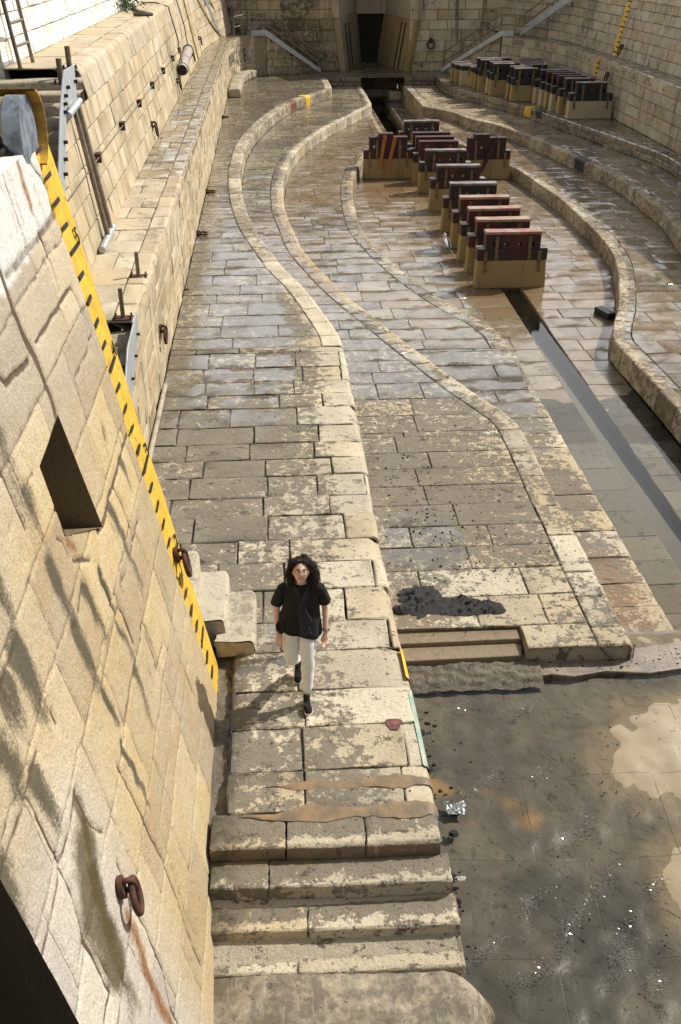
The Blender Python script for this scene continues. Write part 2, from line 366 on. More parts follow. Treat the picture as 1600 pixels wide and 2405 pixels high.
    def build(s, name, mats, parent=None):
        V = np.concatenate(s.V); F = np.concatenate(s.Fq); T = np.concatenate(s.T)
        me = bpy.data.meshes.new(name); me.vertices.add(len(V)); me.vertices.foreach_set('co', V.astype(np.float32).ravel())
        me.loops.add(F.size); me.loops.foreach_set('vertex_index', F.astype(np.int32).ravel())
        me.polygons.add(len(F)); me.polygons.foreach_set('loop_start', np.arange(0, F.size, 4, dtype=np.int32))
        try: me.polygons.foreach_set('loop_total', np.full(len(F), 4, dtype=np.int32))
        except Exception: pass
        me.polygons.foreach_set('material_index', np.concatenate(s.mi).astype(np.int32))
        me.polygons.foreach_set('use_smooth', np.concatenate(s.sm))
        me.update(calc_edges=True); me.validate()
        a = me.attributes.new('tint', 'FLOAT_COLOR', 'POINT'); a.data.foreach_set('color', T.astype(np.float32).ravel())
        K = np.zeros((len(V), 4)); K[:, 1] = .5
        if s.maskf is not None: K = s.maskf(V[:, 0], V[:, 1], V[:, 2], K)
        a = me.attributes.new('mask', 'FLOAT_COLOR', 'POINT'); a.data.foreach_set('color', K.astype(np.float32).ravel())
        for nm_, A_ in (('tint_a', T), ('mask_a', K)): me.attributes.new(nm_, 'FLOAT', 'POINT').data.foreach_set('value', np.ascontiguousarray(A_[:, 3]).astype(np.float32))
        o = bpy.data.objects.new(name, me); C.objects.link(o)
        for m in mats: me.materials.append(m)
        if parent is not None: o.parent = parent
        return o
def sstep(x, a, b):
    t = np.clip((x - a) / (b - a), 0, 1); return t * t * (3 - 2 * t)
def rows_of(a, b, lo, hi):
    r = [a]
    while r[-1] < b - hi: r.append(r[-1] + random.uniform(lo, hi))
    n = b - r[-1]
    if n > hi: r.append(r[-1] + n / 2)
    r.append(b); return r
def const(c): return lambda v: np.full(np.shape(v), float(c))
def flatP(z):
    if callable(z): return lambda U, V, H: np.stack([U, V, z(U, V) + H], -1)
    return lambda U, V, H: np.stack([U, V, z + H], -1)
def wallP(path, z0, batter=0.0):
    def P(U, V, H):
        x, y, nx, ny = path.ev(U); o = -batter * V + H
        return np.stack([x + nx * o, y + ny * o, z0 + V + H * batter], -1)
    return P
def edgeP(path, z0, w, r, h, batter=.04):
    """worn step edge: from w inside the edge, over a rounded arris of radius r, down a riser of height h"""
    prof = [(-w, 0.0), (-r - .014, 0.0)]
    for k in range(7):
        a = math.pi / 2 * k / 6; prof.append((-r + r * math.sin(a), -r + r * math.cos(a)))
    prof.append((batter * .014, -r - .014)); prof.append((batter * h, -h)); A = np.array(prof); ls = np.concatenate([[0], np.cumsum(np.hypot(*np.diff(A, axis=0).T))])
    t = np.gradient(A, axis=0); t /= np.hypot(t[:, 0], t[:, 1])[:, None]; nn = np.stack([-t[:, 1], t[:, 0]], 1)
    def P(U, V, H):
        x, y, nx, ny = path.ev(U); o = np.interp(V, ls, A[:, 0]) + np.interp(V, ls, nn[:, 0]) * H; z = np.interp(V, ls, A[:, 1]) + np.interp(V, ls, nn[:, 1]) * H
        return np.stack([x + nx * o, y + ny * o, z0 + z], -1)
    P.kn = list(ls / ls[-1]); return P, ls[-1]
def overP(edge, z0, r, h):
    """terrace surface that carries its courses over the rounded arris and down the riser"""
    def P(U, V, H):
        xe = edge.x_at(V.ravel()).reshape(V.shape); s = U - (xe - r); a = np.clip(s / r, 0, math.pi / 2); dn = np.clip(s - r * math.pi / 2, 0, None)
        x = np.where(s < 0, U, xe - r + r * np.sin(a) + .03 * dn); z = -r * (1 - np.cos(a)) - dn
        return np.stack([x + np.sin(a) * H, V, z0 + z + np.cos(a) * H], -1)
    q = r * math.pi / 2; P.kn = [h + q, h + .75 * q, h + .5 * q, h + .25 * q, h, h * .5]
    return P, lambda v: edge.x_at(v) - r + q + h

# ------------------------------------------------------------------ plan of the dock (metres; y runs up the dock, z = 0 on the woman's terrace)
ZL, ZU = 2.03, 4.62            # lower and upper ledge
Z2, Z3, ZF = -.45, -.88, -1.35  # second and third terrace, dock floor
E1 = Path([(1.29, 6.35), (1.27, 7.9), (1.24, 9.4), (1.23, 11.4), (1.25, 14), (1.24, 15.75), (1.24, 17.4), (1.21, 18.5), (1.05, 19.5), (.62, 21.6), (.25, 22.95), (-.15, 24.83), (-.55, 27), (-.82, 29.5), (-.97, 31.8), (-1.04, 33.7), (-1.03, 35.8), (-.9, 39.1), (-.51, 42.4), (.32, 46.85), (1.38, 50.36), (2.5, 52.65), (3.07, 54.0), (3.14, 55.5), (3.10, 58.3)])
E2 = Path([(4.06, 9.1), (4.06, 12.3), (4.06, 15.1), (3.93, 15.65), (3.5, 16.7), (2.67, 19.08), (2.13, 20.78), (1.5, 22.8), (.75, 26.2), (.53, 28.45), (.37, 30.24), (.32, 32.53), (.39, 35.14), (.6, 37.67), (.98, 40.18), (1.69, 43), (2.32, 45), (3.09, 47), (4.0, 49.3), (4.85, 51.5), (4.96, 52.2), (4.96, 61)])
E3 = Path([(4.93, 9.7), (4.93, 13), (4.95, 17.8), (4.95, 20.2), (4.82, 21.2), (4.38, 22.3), (3.88, 23.6), (3.37, 25.4), (2.84, 28.13), (2.62, 29.9), (2.6, 32), (2.77, 35.7), (3.12, 38.3), (3.6, 40.5), (4.2, 43), (4.8, 45.4), (4.93, 46.5), (4.95, 61)])
R1 = Path([(7.36, 9.7), (7.36, 17.3), (7.32, 19.2), (7.30, 20.2), (7.52, 21), (8.05, 22.34), (8.8, 24.7), (9.24, 26.5), (9.46, 28.3), (9.52, 30), (9.54, 33.5), (9.35, 35.8), (9.22, 37.4), (9.02, 38.8), (8.5, 41), (7.9, 43.4), (7.4, 45.6), (7.3, 47), (7.3, 61)], -1)
R2 = Path([(8.26, 9.7), (8.26, 15.2), (8.85, 16.9), (9.65, 19.1), (10.2, 20.8), (10.7, 23.5), (11.17, 26.7), (11.6, 29.35), (11.72, 31.6), (11.74, 35), (11.35, 37.5), (10.95, 40.3), (10.48, 42.8), (9.72, 45.6), (8.97, 46.9), (8.5, 48.8), (7.9, 50.0), (7.36, 50.7), (7.32, 51.6), (7.32, 61)], -1)
R3 = Path([(11.05, 9.7), (11.08, 18.5), (11.7, 21.6), (12.5, 24.8), (12.95, 27), (13.4, 30), (13.75, 33.9), (13.8, 36.2), (13.3, 38.8), (12.6, 42.3), (11.98, 44.9), (11.55, 47.1), (11.05, 48.5), (10.5, 50.3), (9.9, 52.2), (9.3, 53.6), (9.02, 55.5), (9.05, 58.3)], -1)
WL = Path([(-2.03, 8.7), (-2.03, 20), (-2.03, 40), (-2.03, 51), (-2.02, 54), (-1.9, 56.6), (-1.5, 58.2), (-.7, 59.3), (-.1, 59.7)])
WU = Path([(-3.03, 8.7), (-3.03, 20), (-3.03, 40), (-3.03, 49), (-3.0, 52), (-2.75, 55), (-2.3, 58), (-2.0, 60.9)])
WR = Path([(14.4, 9.7), (14.4, 30), (14.4, 50), (14.3, 52), (13.8, 54.4), (12.9, 56.4), (12.3, 57.6)], -1)
WRU = Path([(15.5, 9.7), (15.5, 40), (15.35, 46), (15.2, 50), (14.95, 54.5), (13.9, 57.3), (12.6, 60.9)], -1)
NW = .42                       # width of the edge stones
GL, GR = 5.90, 6.42            # gutter in the dock floor
def zfloor(x, y): return ZF + .014 * (np.clip(y, 5, 24) - 21) - .012 * np.clip(np.abs(x - 6.16) - .4, 0, 2.2) * np.clip((24 - y) / 6, 0, 1)

# wet and dirt masks on the terraces
def m_left1(x, y, z, K):
    edge = E1.x_at(y) - x
    film = (y > 16.25) & (y < 19) & (x < -1.25 + .0 * y + sstep(y, 16, 19) * 2.3)
    K[:, 0] = .62 * sstep(y, 10.5, 16) * sstep(edge, .2, 1.5) + .35 * sstep(y, 16, 22) * sstep(edge, .1, .8)
    K[:, 0] = np.where((y > 16.25) & (edge > 1.0 - .5 * sstep(y, 18, 24)), np.maximum(K[:, 0], .98 * sstep(edge, .75, 1.2)), K[:, 0])
    K[:, 0] = np.maximum(K[:, 0], 1.0 * sstep(y, 19, 23) * sstep(edge, .25, .5))
    K[:, 0] = np.maximum(K[:, 0], .8 * sstep(-x, .45, .62) * (y < 9.2))
    # damp gutter round the foot of the little stair
    d = np.minimum(np.abs(x + .06) + 5 * ((y < 8.45) | (y > 9.75)), np.abs(y - 8.42) + 5 * ((x < -.7) | (x > 0.02)))
    K[:, 0] = np.maximum(K[:, 0], sstep(-d, -.16, -.06)); 
    K[:, 1] = .49 + .06 * sstep(y, 9.5, 13) - .40 * sstep(-edge, -.75, -.2) * (y < 24) + .0 * y
    K[:, 1] += .10 * sstep(-x, -.0, .4) * (y < 16)
    wv_ = 0
    K[:, 2] = .0 * (np.exp(-((y - 6.66 - wv_) / .07) ** 4) * sstep(x, -.1, .15) + np.exp(-((y - 6.34 - wv_) / .10) ** 4) * sstep(x, -.5, -.35))
    K[:, 3] = .5 * sstep(-x, .35, .6) * (y < 9)
    return K
def m_left2(x, y, z, K):
    ed_ = E2.x_at(y) - x; K[:, 0] = 1.0 * sstep(y, 14.0, 18.5) * sstep(ed_, .04, .20)  # drier, cleaner rim: wear, plus a sunlit lip put into the masks
    b = np.exp(-((x - 1.9) / .75) ** 2 - ((y - 11.6) / 1.0) ** 2)
    K[:, 0] = np.maximum(K[:, 0], b * .9)
    K[:, 1] = .50 + .22 * np.exp(-((x - 2.2) / 1.0) ** 2 - ((y - 13) / 2.2) ** 2) - .35 * np.exp(-((x - 2.9) / .8) ** 2 - ((y - 10.2) / .8) ** 2) - .12 * sstep(x, 3.3, 4) - .16 * sstep(-ed_, -.4, -.08) * (y > 14)
    K[:, 2] = .35 * sstep(y, 20, 24) * sstep(-y, -34, -28) + .5 * np.exp(-((x - 1.5) / .3) ** 2 - ((y - 9.9) / .35) ** 2)
    return K
def m_left3(x, y, z, K):
    ed_ = E3.x_at(y) - x; K[:, 0] = (.42 + .58 * sstep(y, 15, 19)) * sstep(ed_, .03, .15); K[:, 1] = .58 - .25 * sstep(x, 4.6, 4.9) * (y < 18); K[:, 2] = .14 * sstep(-y, -15, -10.5) + .28 * sstep(y, 26, 40) + .5 * np.exp(-((x - 4.4) / .3) ** 2 - ((y - 10.6) / .8) ** 2); return K  # worn dry rim, brightened here as a sunlit lip
def m_floor(x, y, z, K):
    K[:, 0] = 1.0 * sstep(y, 15.5, 17) - .38 * sstep(y, 41, 46); K[:, 1] = .5
    K[:, 2] = .55 * np.exp(-((x - 4.6) / 1.7) ** 2 - ((y - 37.2) / 1.6) ** 2) + .55 * np.exp(-((x - 6) / .9) ** 2 - ((y - 24.6) / .9) ** 2) + .15
    return K
def m_right(wetv, dirtv=.55, far=46, path=None):
    def f(x, y, z, K):
        K[:, 0] = (wetv - .5 * wetv * sstep(y, far - 6, far + 3)) * (1 if path is None else sstep(x - path.x_at(y), .06, .28)); K[:, 1] = dirtv; K[:, 2] = .12; return K  # with a path, the lip stays dry to look sunlit
    return f
def m_ledge(x, y, z, K):
    K[:, 0] = .85 * sstep(y, 21, 25); K[:, 1] = .5 + .1 * sstep(y, 15, 20); return K
def m_wall(x, y, z, K): return K

mats_t = [M['terrace'], M['mortar']]
def terrace_over(name, mat, mort, edge, z0, xin, rows, h, mf, lmin, lmax, r, gap=.018, off=.008, res=.24):
    a = Acc(mf); P, u1 = overP(edge, z0, r, h)
    a.blocks(P, rows, xin, u1, lmin, lmax, res=res, gap=gap, depth=.035, off=off, ukn=P.kn, jit=.012)
    o = a.build(name, [mat, mort]); return tag(o, kind='structure')
def terrace(name, mat, mort, edge, z0, xin, y0, y1, h, mf, rows, lmin, lmax, side, edge_len=(.55, .9), two=False, estart=0.0, r=.07, kind='structure', res=.3, nosemat=None, gap=.016, ztop=None, depth=.03, off=.006, nearres=True):
    a = Acc(mf); ytop = y1
    if side > 0:
        u0 = xin; u1 = lambda v: edge.x_at(v, -NW)
    else:
        u0 = lambda v: edge.x_at(v, -NW); u1 = xin
    a.blocks(flatP(ztop or z0), rows, u0, u1, lmin, lmax, res=res, gap=gap, depth=depth, off=off, tilt=.0018, rough=.0016)
    o = a.build(name, [mat, mort]); tag(o, kind=kind)
    b = Acc(mf); P, L = edgeP(edge, z0, NW - .006, r, h)
    fl = side > 0
    if two:
        s1 = NW + h * .42
        b.blocks(P, [0, s1], const(estart), const(edge.len), *edge_len, res=.22, gap=gap, depth=depth, flip=fl, vkn=[k * L / s1 for k in P.kn], backing=True, bev=.016)
        b.blocks(P, [s1, L], const(estart), const(edge.len), *edge_len, res=.22, gap=gap, depth=depth, flip=fl, vsub=2, bev=.016)
    else:
        b.blocks(P, [0, L], const(estart), const(edge.len), *edge_len, res=.22, gap=gap, depth=depth, flip=fl, vkn=P.kn, bev=.016)
    e = b.build(name + '_edge', [nosemat or M['nosing'], mort]); tag(e, kind=kind)
    return o, e

# left terraces: straight near lengths carry their courses over the edge, the curved lengths have separate edge stones
def u_of(path, y): return float(path.s[int(np.argmin(np.abs(path.P[:, 1] - y)))])
X1 = lambda v: np.where(v < 8.75, -.60, np.where(v < 10.1, -.92, -2.03))
YA, YB, YC = 17.9, 15.0, 19.9
terrace_over('terrace', M['terrace'], M['mortar'], E1, 0.0, X1, [6.36, 6.86] + rows_of(6.86, YA, .52, .74)[1:], .46, m_left1, .65, 1.3, .085, gap=.015, off=.009)
terrace('terrace', M['terrace'], M['mortar'], E1, 0.0, X1, 0, 58.3, .46, m_left1, rows_of(YA, 58.3, .55, .8), .8, 1.7, 1, res=.24, r=.09, gap=.010, off=.004, estart=u_of(E1, YA))
r2 = [9.12, 9.56] + rows_of(9.56, YB, .5, .66)[1:]
terrace('lower_terrace', M['terrace'], M['mortar'], E2, Z2, lambda v: np.where(v < 9.57, 2.80, E1.x_at(v, .02)), 0, 58.6, .45, m_left2, r2 + rows_of(YB, 58.7, .5, .75)[1:], .8, 1.7, 1, gap=.011, off=.004, res=.24, r=.07, edge_len=(.55, .95), nosemat=M['terrace'])
terrace_over('lowest_terrace', M['terrace'], M['mortar'], E3, Z3, lambda v: E2.x_at(v, .02), rows_of(9.72, YC, .5, .85), .52, m_left3, 2, 3, .05)
terrace('lowest_terrace', M['lowfloor'], M['mortar'], E3, Z3, lambda v: E2.x_at(v, .02), 0, 61, .50, m_left3, rows_of(YC, 52.2, .55, .8), .8, 1.6, 1, gap=.010, off=.004, res=.26, r=.06, estart=u_of(E3, YC))
# dock floor either side of the gutter
def floor_half(u0, u1):
    a = Acc(m_floor)
    a.blocks(flatP(zfloor), rows_of(9.7, 47.2, .55, .8), u0, u1, .9, 1.7, res=.3, gap=.008, depth=.03, off=.004, tilt=.0012, rough=.0012)
    tag(a.build('dock_floor', [M['lowfloor'], M['mortar']]), kind='structure')
floor_half(lambda v: E3.x_at(v, .02), const(GL)); floor_half(const(GR), lambda v: R1.x_at(v, .02))
# far pit: low ledges each side of the gutter
a = Acc(m_floor); a.blocks(flatP(ZF), rows_of(47.2, 61.5, .6, .9), const(4.97), const(5.45), .5, .9, res=.3); a.blocks(flatP(ZF), rows_of(47.2, 61.5, .6, .9), const(6.45), const(7.3), .6, 1.0, res=.3)
tag(a.build('dock_floor', [M['terrace'], M['mortar']]), kind='structure')
# gutter channel
g = MB()
def quad(m, a, b, c, d): m.add([a, b, c, d], [(0, 1, 2, 3)])
def zt_(x, y): return float(zfloor(np.array(x), np.array(y))) - .024
for (y0, y1, xl, xr, n) in ((9.7, 47.2, GL, GR, 50), (47.2, 61.6, 5.46, 6.44, 4)):
    quad(g, (xl, y0, -2.1), (xr, y0, -2.1), (xr, y1, -2.1), (xl, y1, -2.1))
    if y0 < 40: quad(g, (xl, y0, -1.60), (xr, y0, -1.60), (xr, 24, -1.66), (xl, 24, -1.66))
    for k in range(n):
        ya, yb_ = y0 + (y1 - y0) * k / n, y0 + (y1 - y0) * (k + 1) / n
        za, zb0 = (zt_(xl, ya), zt_(xl, yb_)) if y0 < 40 else (-1.37, -1.37)
        quad(g, (xl - .004, ya, -2.1), (xl - .004, yb_, -2.1), (xl - .004, yb_, zb0), (xl - .004, ya, za))
        quad(g, (xr + .004, ya, -2.1), (xr + .004, ya, za), (xr + .004, yb_, zb0), (xr + .004, yb_, -2.1))
tag(g.build('gutter_channel', M['lowfloor']), kind='structure')

# right terraces
terrace('lowest_terrace', M['lowfloor'], M['mortar'], R1, Z3, lambda v: R2.x_at(v, .02), 9.7, 61, .50, m_right(.99, path=R1), rows_of(9.72, 51.2, .55, .8), .9, 1.7, -1, gap=.010, off=.004, res=.3, r=.05)
terrace('lower_terrace', M['lowfloor'], M['mortar'], R2, Z2, lambda v: R3.x_at(v, .02), 9.7, 58.6, .45, m_right(.97, path=R2), rows_of(9.72, 58.7, .55, .8), .9, 1.7, -1, gap=.010, off=.004, res=.3, r=.06)
terrace('terrace', M['lowfloor'], M['mortar'], R3, 0.0, lambda v: WR.x_at(v, .0), 9.7, 58.3, .46, m_right(.8, .55, 70), rows_of(9.72, 58.3, .55, .8), .9, 1.6, -1, gap=.010, off=.004, two=True, res=.3, r=.07)

# far plateau at the head of the dock with its low front course
mp = m_right(.75, .6, 90)
a = Acc(mp); rr = rows_of(58.34, 66.3, .6, .9)
a.blocks(flatP(0.0), rr, lambda v: np.where(v < 61, -2.0, 4.0), lambda v: np.where(v < 61, 13.5, 8.2), .8, 1.5, res=.4)
for x0, x1 in ((3.1, 4.97), (7.32, 9.05)):
    p = Path([(x1, 58.34), (x0, 58.34)], -1, smooth=False) if False else Path([(x0, 58.34), (x1, 58.34)], 1, smooth=False)
    P, L = edgeP(p, 0.0, .3, .05, .45, .02)
    a.blocks(P, [0, .52, L], const(0), const(p.len), .7, 1.1, res=.25, gap=.03, vsub=5, flip=True, bev=.02)
tag(a.build('head_of_dock', [M['terrace'], M['mortar']]), kind='structure')

# flight of steps at the near end of the woman's terrace, and the concrete ramp below
def m_step(x, y, z, K):
    d_ = np.full(x.shape, 9.0)
    for yf_ in (5.95, 5.66, 5.36, 5.08): d_ = np.where(y >= yf_ - .03, np.minimum(d_, np.abs(y - yf_)), d_)
    K[:, 1] = .30 + .36 * sstep(d_, .04, .20) + .15 * sstep(-x, -.1, .5)
    for yf_, zt_2 in ((5.95, 0), (5.66, -.15), (5.36, -.32), (5.08, -.48)): rs_ = (np.abs(y - yf_) < .035) & (z < zt_2 - .03) & (z > zt_2 - .3); K[:, 1] = np.where(rs_, .66, K[:, 1]); K[:, 2] = np.where(rs_, .35, K[:, 2]); K[:, 3] = np.where(rs_ & (z < zt_2 - .1), .35, K[:, 3]); K[:, 0] = .5 * sstep(-x, .0, .6); K[:, 3] = np.maximum(K[:, 3], .7 * sstep(-x, .35, .7)); return K  # riser shade painted in through the dirt, rust and moss masks
TR = [(5.95, 0.0, 1.27), (5.66, -.15, 1.33), (5.36, -.32, 1.36), (5.08, -.48, 1.36)]
steps = empty('stair', (0.3, 5.5, -.48), 'broad worn stone steps descending toward the water from the woman\'s terrace', 'stairs')
for k in range(4):
    yf, zt, xr = TR[k]; yb = 6.34 if k == 0 else TR[k - 1][0] + .01
    p = Path([(xr - .0, yf), (-.74, yf + .03)], -1, smooth=False, step=.2) if False else Path([(-.74, yf + .03), (.3, yf - .0), (xr, yf - .01)], 1, smooth=False)
    rise = .16 if k < 3 else .1
    P, L = edgeP(p, zt, yb - yf, .028 if k else .05, rise, .05)
    a = Acc(m_step); a.blocks(P, [0, L], const(0.0), const(p.len), .65, 1.5, res=.07, gap=.012, depth=.03, jit=.006, rough=.003, off=.004, bev=.008, flip=True, vkn=sorted(P.kn + [.1, .2, .3, .4, .5]))
    o = a.build('tread', [M['terrace'], M['mortar']], None)
    keep(o, steps)
# right flank of the steps and terrace (turned away from the camera, still solid)
f = MB()
f.hexa([(-.74, 5.0, -1.1), (1.34, 5.0, -1.1), (1.24, 6.3, -1.1), (-.74, 6.3, -1.1), (-.74, 5.1, -.52), (1.33, 5.1, -.52), (1.22, 6.3, -.06), (-.74, 6.3, -.06)])
o = f.build('flank', M['terrace'], None); keep(o, steps)

# low ramp of concrete with a rounded corner
n = 150; nx = 130
vs = []; fs = []
for j in range(n + 1):
    y = 1.0 + 4.1 * j / n
    for i in range(nx + 1):
        x = -1.2 + 3.4 * i / nx
        xe = 1.30 if y > 5.08 else (1.30 + .24 * math.sqrt(max(0, 1 - ((y - 4.78) / .30) ** 2)) if y > 4.78 else 1.54 - .10 * min(1, 4.78 - y) + .03 * math.sin(y * 2.3))
        t = (x - xe) / .26
        z = -.50 - .05 * (5.1 - y) - .012 * math.sin(3 * x + y)
        q = max(0.0, min(1.0, (t + .75) / 1.5)); z -= .45 * q * q * (3 - 2 * q)
        z += .006 * mnoise.noise((x * 4, y * 4, 0))
        vs.append((x, y, z))
for j in range(n):
    for i in range(nx):
        k = j * (nx + 1) + i; fs.append((k, k + 1, k + nx + 2, k + nx + 1))
m = MB(); m.add(vs, fs, True)
def conc_ramp():
    s = NT('wet_concrete_ramp')
    n1 = s.math('ADD', s.math('MULTIPLY', s.noise(2.2, 8, .68, dist=.4), .6), s.math('MULTIPLY', s.noise(16, 7, .72), .4)); n2 = s.noise(1.0, 8, .7, vec=s.map((14, 2.4, 3)))
    col = s.mix(s.ss(n1, .33, .56), (.46, .385, .27), (.135, .112, .08))
    col = s.mix(s.math('MULTIPLY', s.ss(n2, .55, .68), .6), col, (.50, .46, .38))
    col = s.mix(s.ss(s.noise(24, 3), .66, .7), col, (.05, .045, .04))
    wet = s.ss(s.noise(1.3, 5, .6), .42, .6)
    col = s.mix(s.math('MULTIPLY', wet, .5), col, (.12, .095, .06))
    s.bsdf(col, s.fmix(wet, .7, .22), 0, s.bump(s.noise(20, 8, .6), .35, .02))
    return s.m
tag(m.build('concrete_ramp', conc_ramp()), kind='structure')

# entrance floor (silt and stone flags under a skin of water)
def apron_z(x, y):
    d = max(math.exp(-((x - 4.5) / 1.5) ** 2 - ((y - 7.6) / 1.0) ** 2), math.exp(-((x - 3.95) / .75) ** 2 - ((y - 5.75) / .95) ** 2) * 1.0,
            .8 * math.exp(-((x - 5.6) / 1.5) ** 2 - ((y - 6.5) / 1.6) ** 2), .55 * math.exp(-((y - 9.5) / .35) ** 2) * (1 if x > 2.6 else 0))
    nz = mnoise.noise((x * .9, y * .9, 3.1)) * .02 + mnoise.noise((x * 2.4, y * 2.4, 1.1)) * .008 + mnoise.noise((x * 5, y * 5, 5.5)) * .016 + mnoise.noise((x * 9, y * 9, 2.5)) * .008 + mnoise.noise((x * 17, y * 17, 5.5)) * .004
    return -.80 + .145 * d + nz
WZ = -.717
xs = np.linspace(.9, 13.0, 243); ys = np.linspace(-6, 9.72, 300)
vs = [(x, y, apron_z(x, y)) for y in ys for x in xs]; nx = len(xs)
fs = [(j * nx + i, j * nx + i + 1, (j + 1) * nx + i + 1, (j + 1) * nx + i) for j in range(len(ys) - 1) for i in range(nx - 1)]
def silt():
    s = NT('silted_flag_floor')
    geo = s.n('ShaderNodeNewGeometry'); sep = s.n('ShaderNodeSeparateXYZ'); s.t.links.new(geo.outputs['Position'], sep.inputs[0]); z = sep.outputs[2]
    n1 = s.noise(1.3, 7, .62, dist=.5); n2 = s.noise(3.6, 8, .7); n3 = s.noise(.55, 4, .55)
    silt_c = s.mix(s.ss(n1, .35, .65), (.112, .103, .078), (.178, .156, .112))
    silt_c = s.mix(s.math('MULTIPLY', s.ss(s.noise(1.15, 2, .5), .62, .76), .9), silt_c, (.46, .27, .10))
    silt_c = s.mix(s.math('MULTIPLY', s.ss(n3, .55, .66), .8), silt_c, (.07, .068, .05))
    silt_c = s.mix(s.ss(n2, .60, .68), silt_c, (.06, .055, .045))
    dry = s.ss(s.math('ADD', z, s.math('MULTIPLY', s.math('SUBTRACT', n2, .5), .03)), -.708, -.630)
    damp = s.ss(s.math('ADD', z, s.math('MULTIPLY', s.math('SUBTRACT', n1, .5), .03)), -.768, -.705)
    sand = s.mix(n1, (.58, .51, .39), (.45, .37, .26))
    sand = s.mix(s.ss(s.noise(7, 8, .78), .57, .64), sand, (.12, .08, .065))
    col = s.mix(damp, silt_c, (.34, .265, .165)); col = s.mix(dry, col, sand)
    br = s.n('ShaderNodeTexBrick'); s.t.links.new(s.map((1, 1, 1), rot=(0, 0, R(4)), loc=(.2, .35, 0)), br.inputs[0])
    br.inputs['Scale'].default_value = 1.0; br.inputs['Brick Width'].default_value = 1.35; br.inputs['Row Height'].default_value = 1.05
    br.inputs['Mortar Size'].default_value = .007; br.inputs['Mortar Smooth'].default_value = .3; br.offset = .35
    col = s.mix(s.math('MULTIPLY', s.math('MULTIPLY', br.outputs['Fac'], s.ss(n2, .40, .56)), .65), col, (.05, .045, .036))
    sp = s.ss(s.noise(9, 3, .6), .70, .73); col = s.mix(sp, col, (.03, .028, .025))
    h = s.math('ADD', s.noise(14, 6, .6), s.math('MULTIPLY', br.outputs['Fac'], -.6))
    s.bsdf(col, s.fmix(dry, .3, .85), 0, s.bump(h, .3, .015))
    return s.m
m = MB(); m.add(vs, fs, True); tag(m.build('entrance_floor', silt()), kind='structure')

def water_mat(name, tint, ripple, rscale, rough=.02, glint=0.0):
    s = NT(name)
    n1 = s.noise(rscale, 3, .5, vec=s.map((1, 2.2, 1), rot=(0, 0, R(-25)))); n2 = s.noise(rscale * .25, 3, .5)
    h = s.math('MULTIPLY', n1, s.ss(n2, .42, .62))
    nb = s.bump(h, ripple, .02)
    if glint:
        gl = s.noise(55, 2, .5, vec=s.map((1, 1.3, 1), rot=(0, 0, R(-35)))); gm = s.ss(s.noise(1.5, 4, .62, vec=s.map((1, .45, 1), rot=(0, 0, R(-32))), dist=.6), .585, .66)
        nb = s.bump(s.math('MULTIPLY', gl, gm), glint, .007, nb)
    fr = s.n('ShaderNodeFresnel'); fr.inputs[0].default_value = 1.33; s.t.links.new(nb, fr.inputs[1])
    tr = s.n('ShaderNodeBsdfTransparent'); tr.inputs[0].default_value = (*tint, 1)
    gb = s.n('ShaderNodeBsdfGlossy'); gb.inputs['Roughness'].default_value = rough; s.t.links.new(nb, gb.inputs['Normal'])
    mx = s.n('ShaderNodeMixShader'); s.t.links.new(fr.outputs[0], mx.inputs[0]); s.t.links.new(tr.outputs[0], mx.inputs[1]); s.t.links.new(gb.outputs[0], mx.inputs[2])
    s.t.links.new(mx.outputs[0], s.out.inputs[0]); return s.m
def sheet(name, mat, x0, x1, y0, y1, z):
    m = MB(); quad(m, (x0, y0, z), (x1, y0, z), (x1, y1, z), (x0, y1, z)); return tag(m.build(name, mat), kind='structure')
sheet('shallow_water', water_mat('shallow_water', (.95, .94, .91), .16, 24, .04), .92, 12.9, -5.9, 9.68, WZ)
sheet('channel_water', water_mat('channel_water', (.76, .80, .81), .05, 5, .02), 4.6, 7.9, 9.75, 47.1, -1.392)
sheet('channel_water', water_mat('pit_water', (.4, .42, .38), .12, 7, .01), 5.47, 6.43, 47.25, 61.5, -1.60)

# sill slab across the entrance, broken along its near edge
pts = [(2.78, 9.05), (2.95, 8.9), (3.05, 8.92), (3.3, 8.86), (3.7, 8.93), (4.2, 8.86), (4.8, 8.95), (5.6, 8.9), (7.0, 8.97), (9.0, 8.9), (13, 8.95), (13, 9.72), (4.98, 9.72), (4.95, 9.45), (4.1, 9.32), (3.9, 9.3), (3.5, 9.18), (2.92, 9.34), (2.75, 9.32)]
def prism(m, pts, z0, z1):
    n = len(pts); m.add([(x, y, z0) for x, y in pts] + [(x, y, z1) for x, y in pts], [tuple(range(n))[::-1], tuple(range(n, 2 * n))] + [(i, (i + 1) % n, (i + 1) % n + n, i + n) for i in range(n)])
def wetslab():
    s = NT('wet_grey_slab'); n1 = s.noise(2.4, 7, .65)
    col = s.mix(s.ss(n1, .4, .65), (.23, .195, .16), (.34, .285, .215)); col = s.mix(s.ss(s.noise(8, 6, .7), .64, .69), col, (.05, .045, .04))
    br = s.n('ShaderNodeTexBrick'); s.t.links.new(s.map((1, 1, 1), loc=(.1, .2, 0), rot=(0, 0, R(3))), br.inputs[0]); br.inputs['Scale'].default_value = 1
    br.inputs['Brick Width'].default_value = .9; br.inputs['Row Height'].default_value = .5; br.inputs['Mortar Size'].default_value = .005
    col = s.mix(s.math('MULTIPLY', br.outputs['Fac'], .6), col, (.08, .07, .055))
    s.bsdf(col, s.fmix(n1, .25, .5), 0, s.bump(s.noise(18, 6, .6), .25, .015)); return s.m
m = MB(); prism(m, pts, -1.9, -.688)
tag(m.build('entrance_sill', wetslab(), bevel=.012), kind='structure')
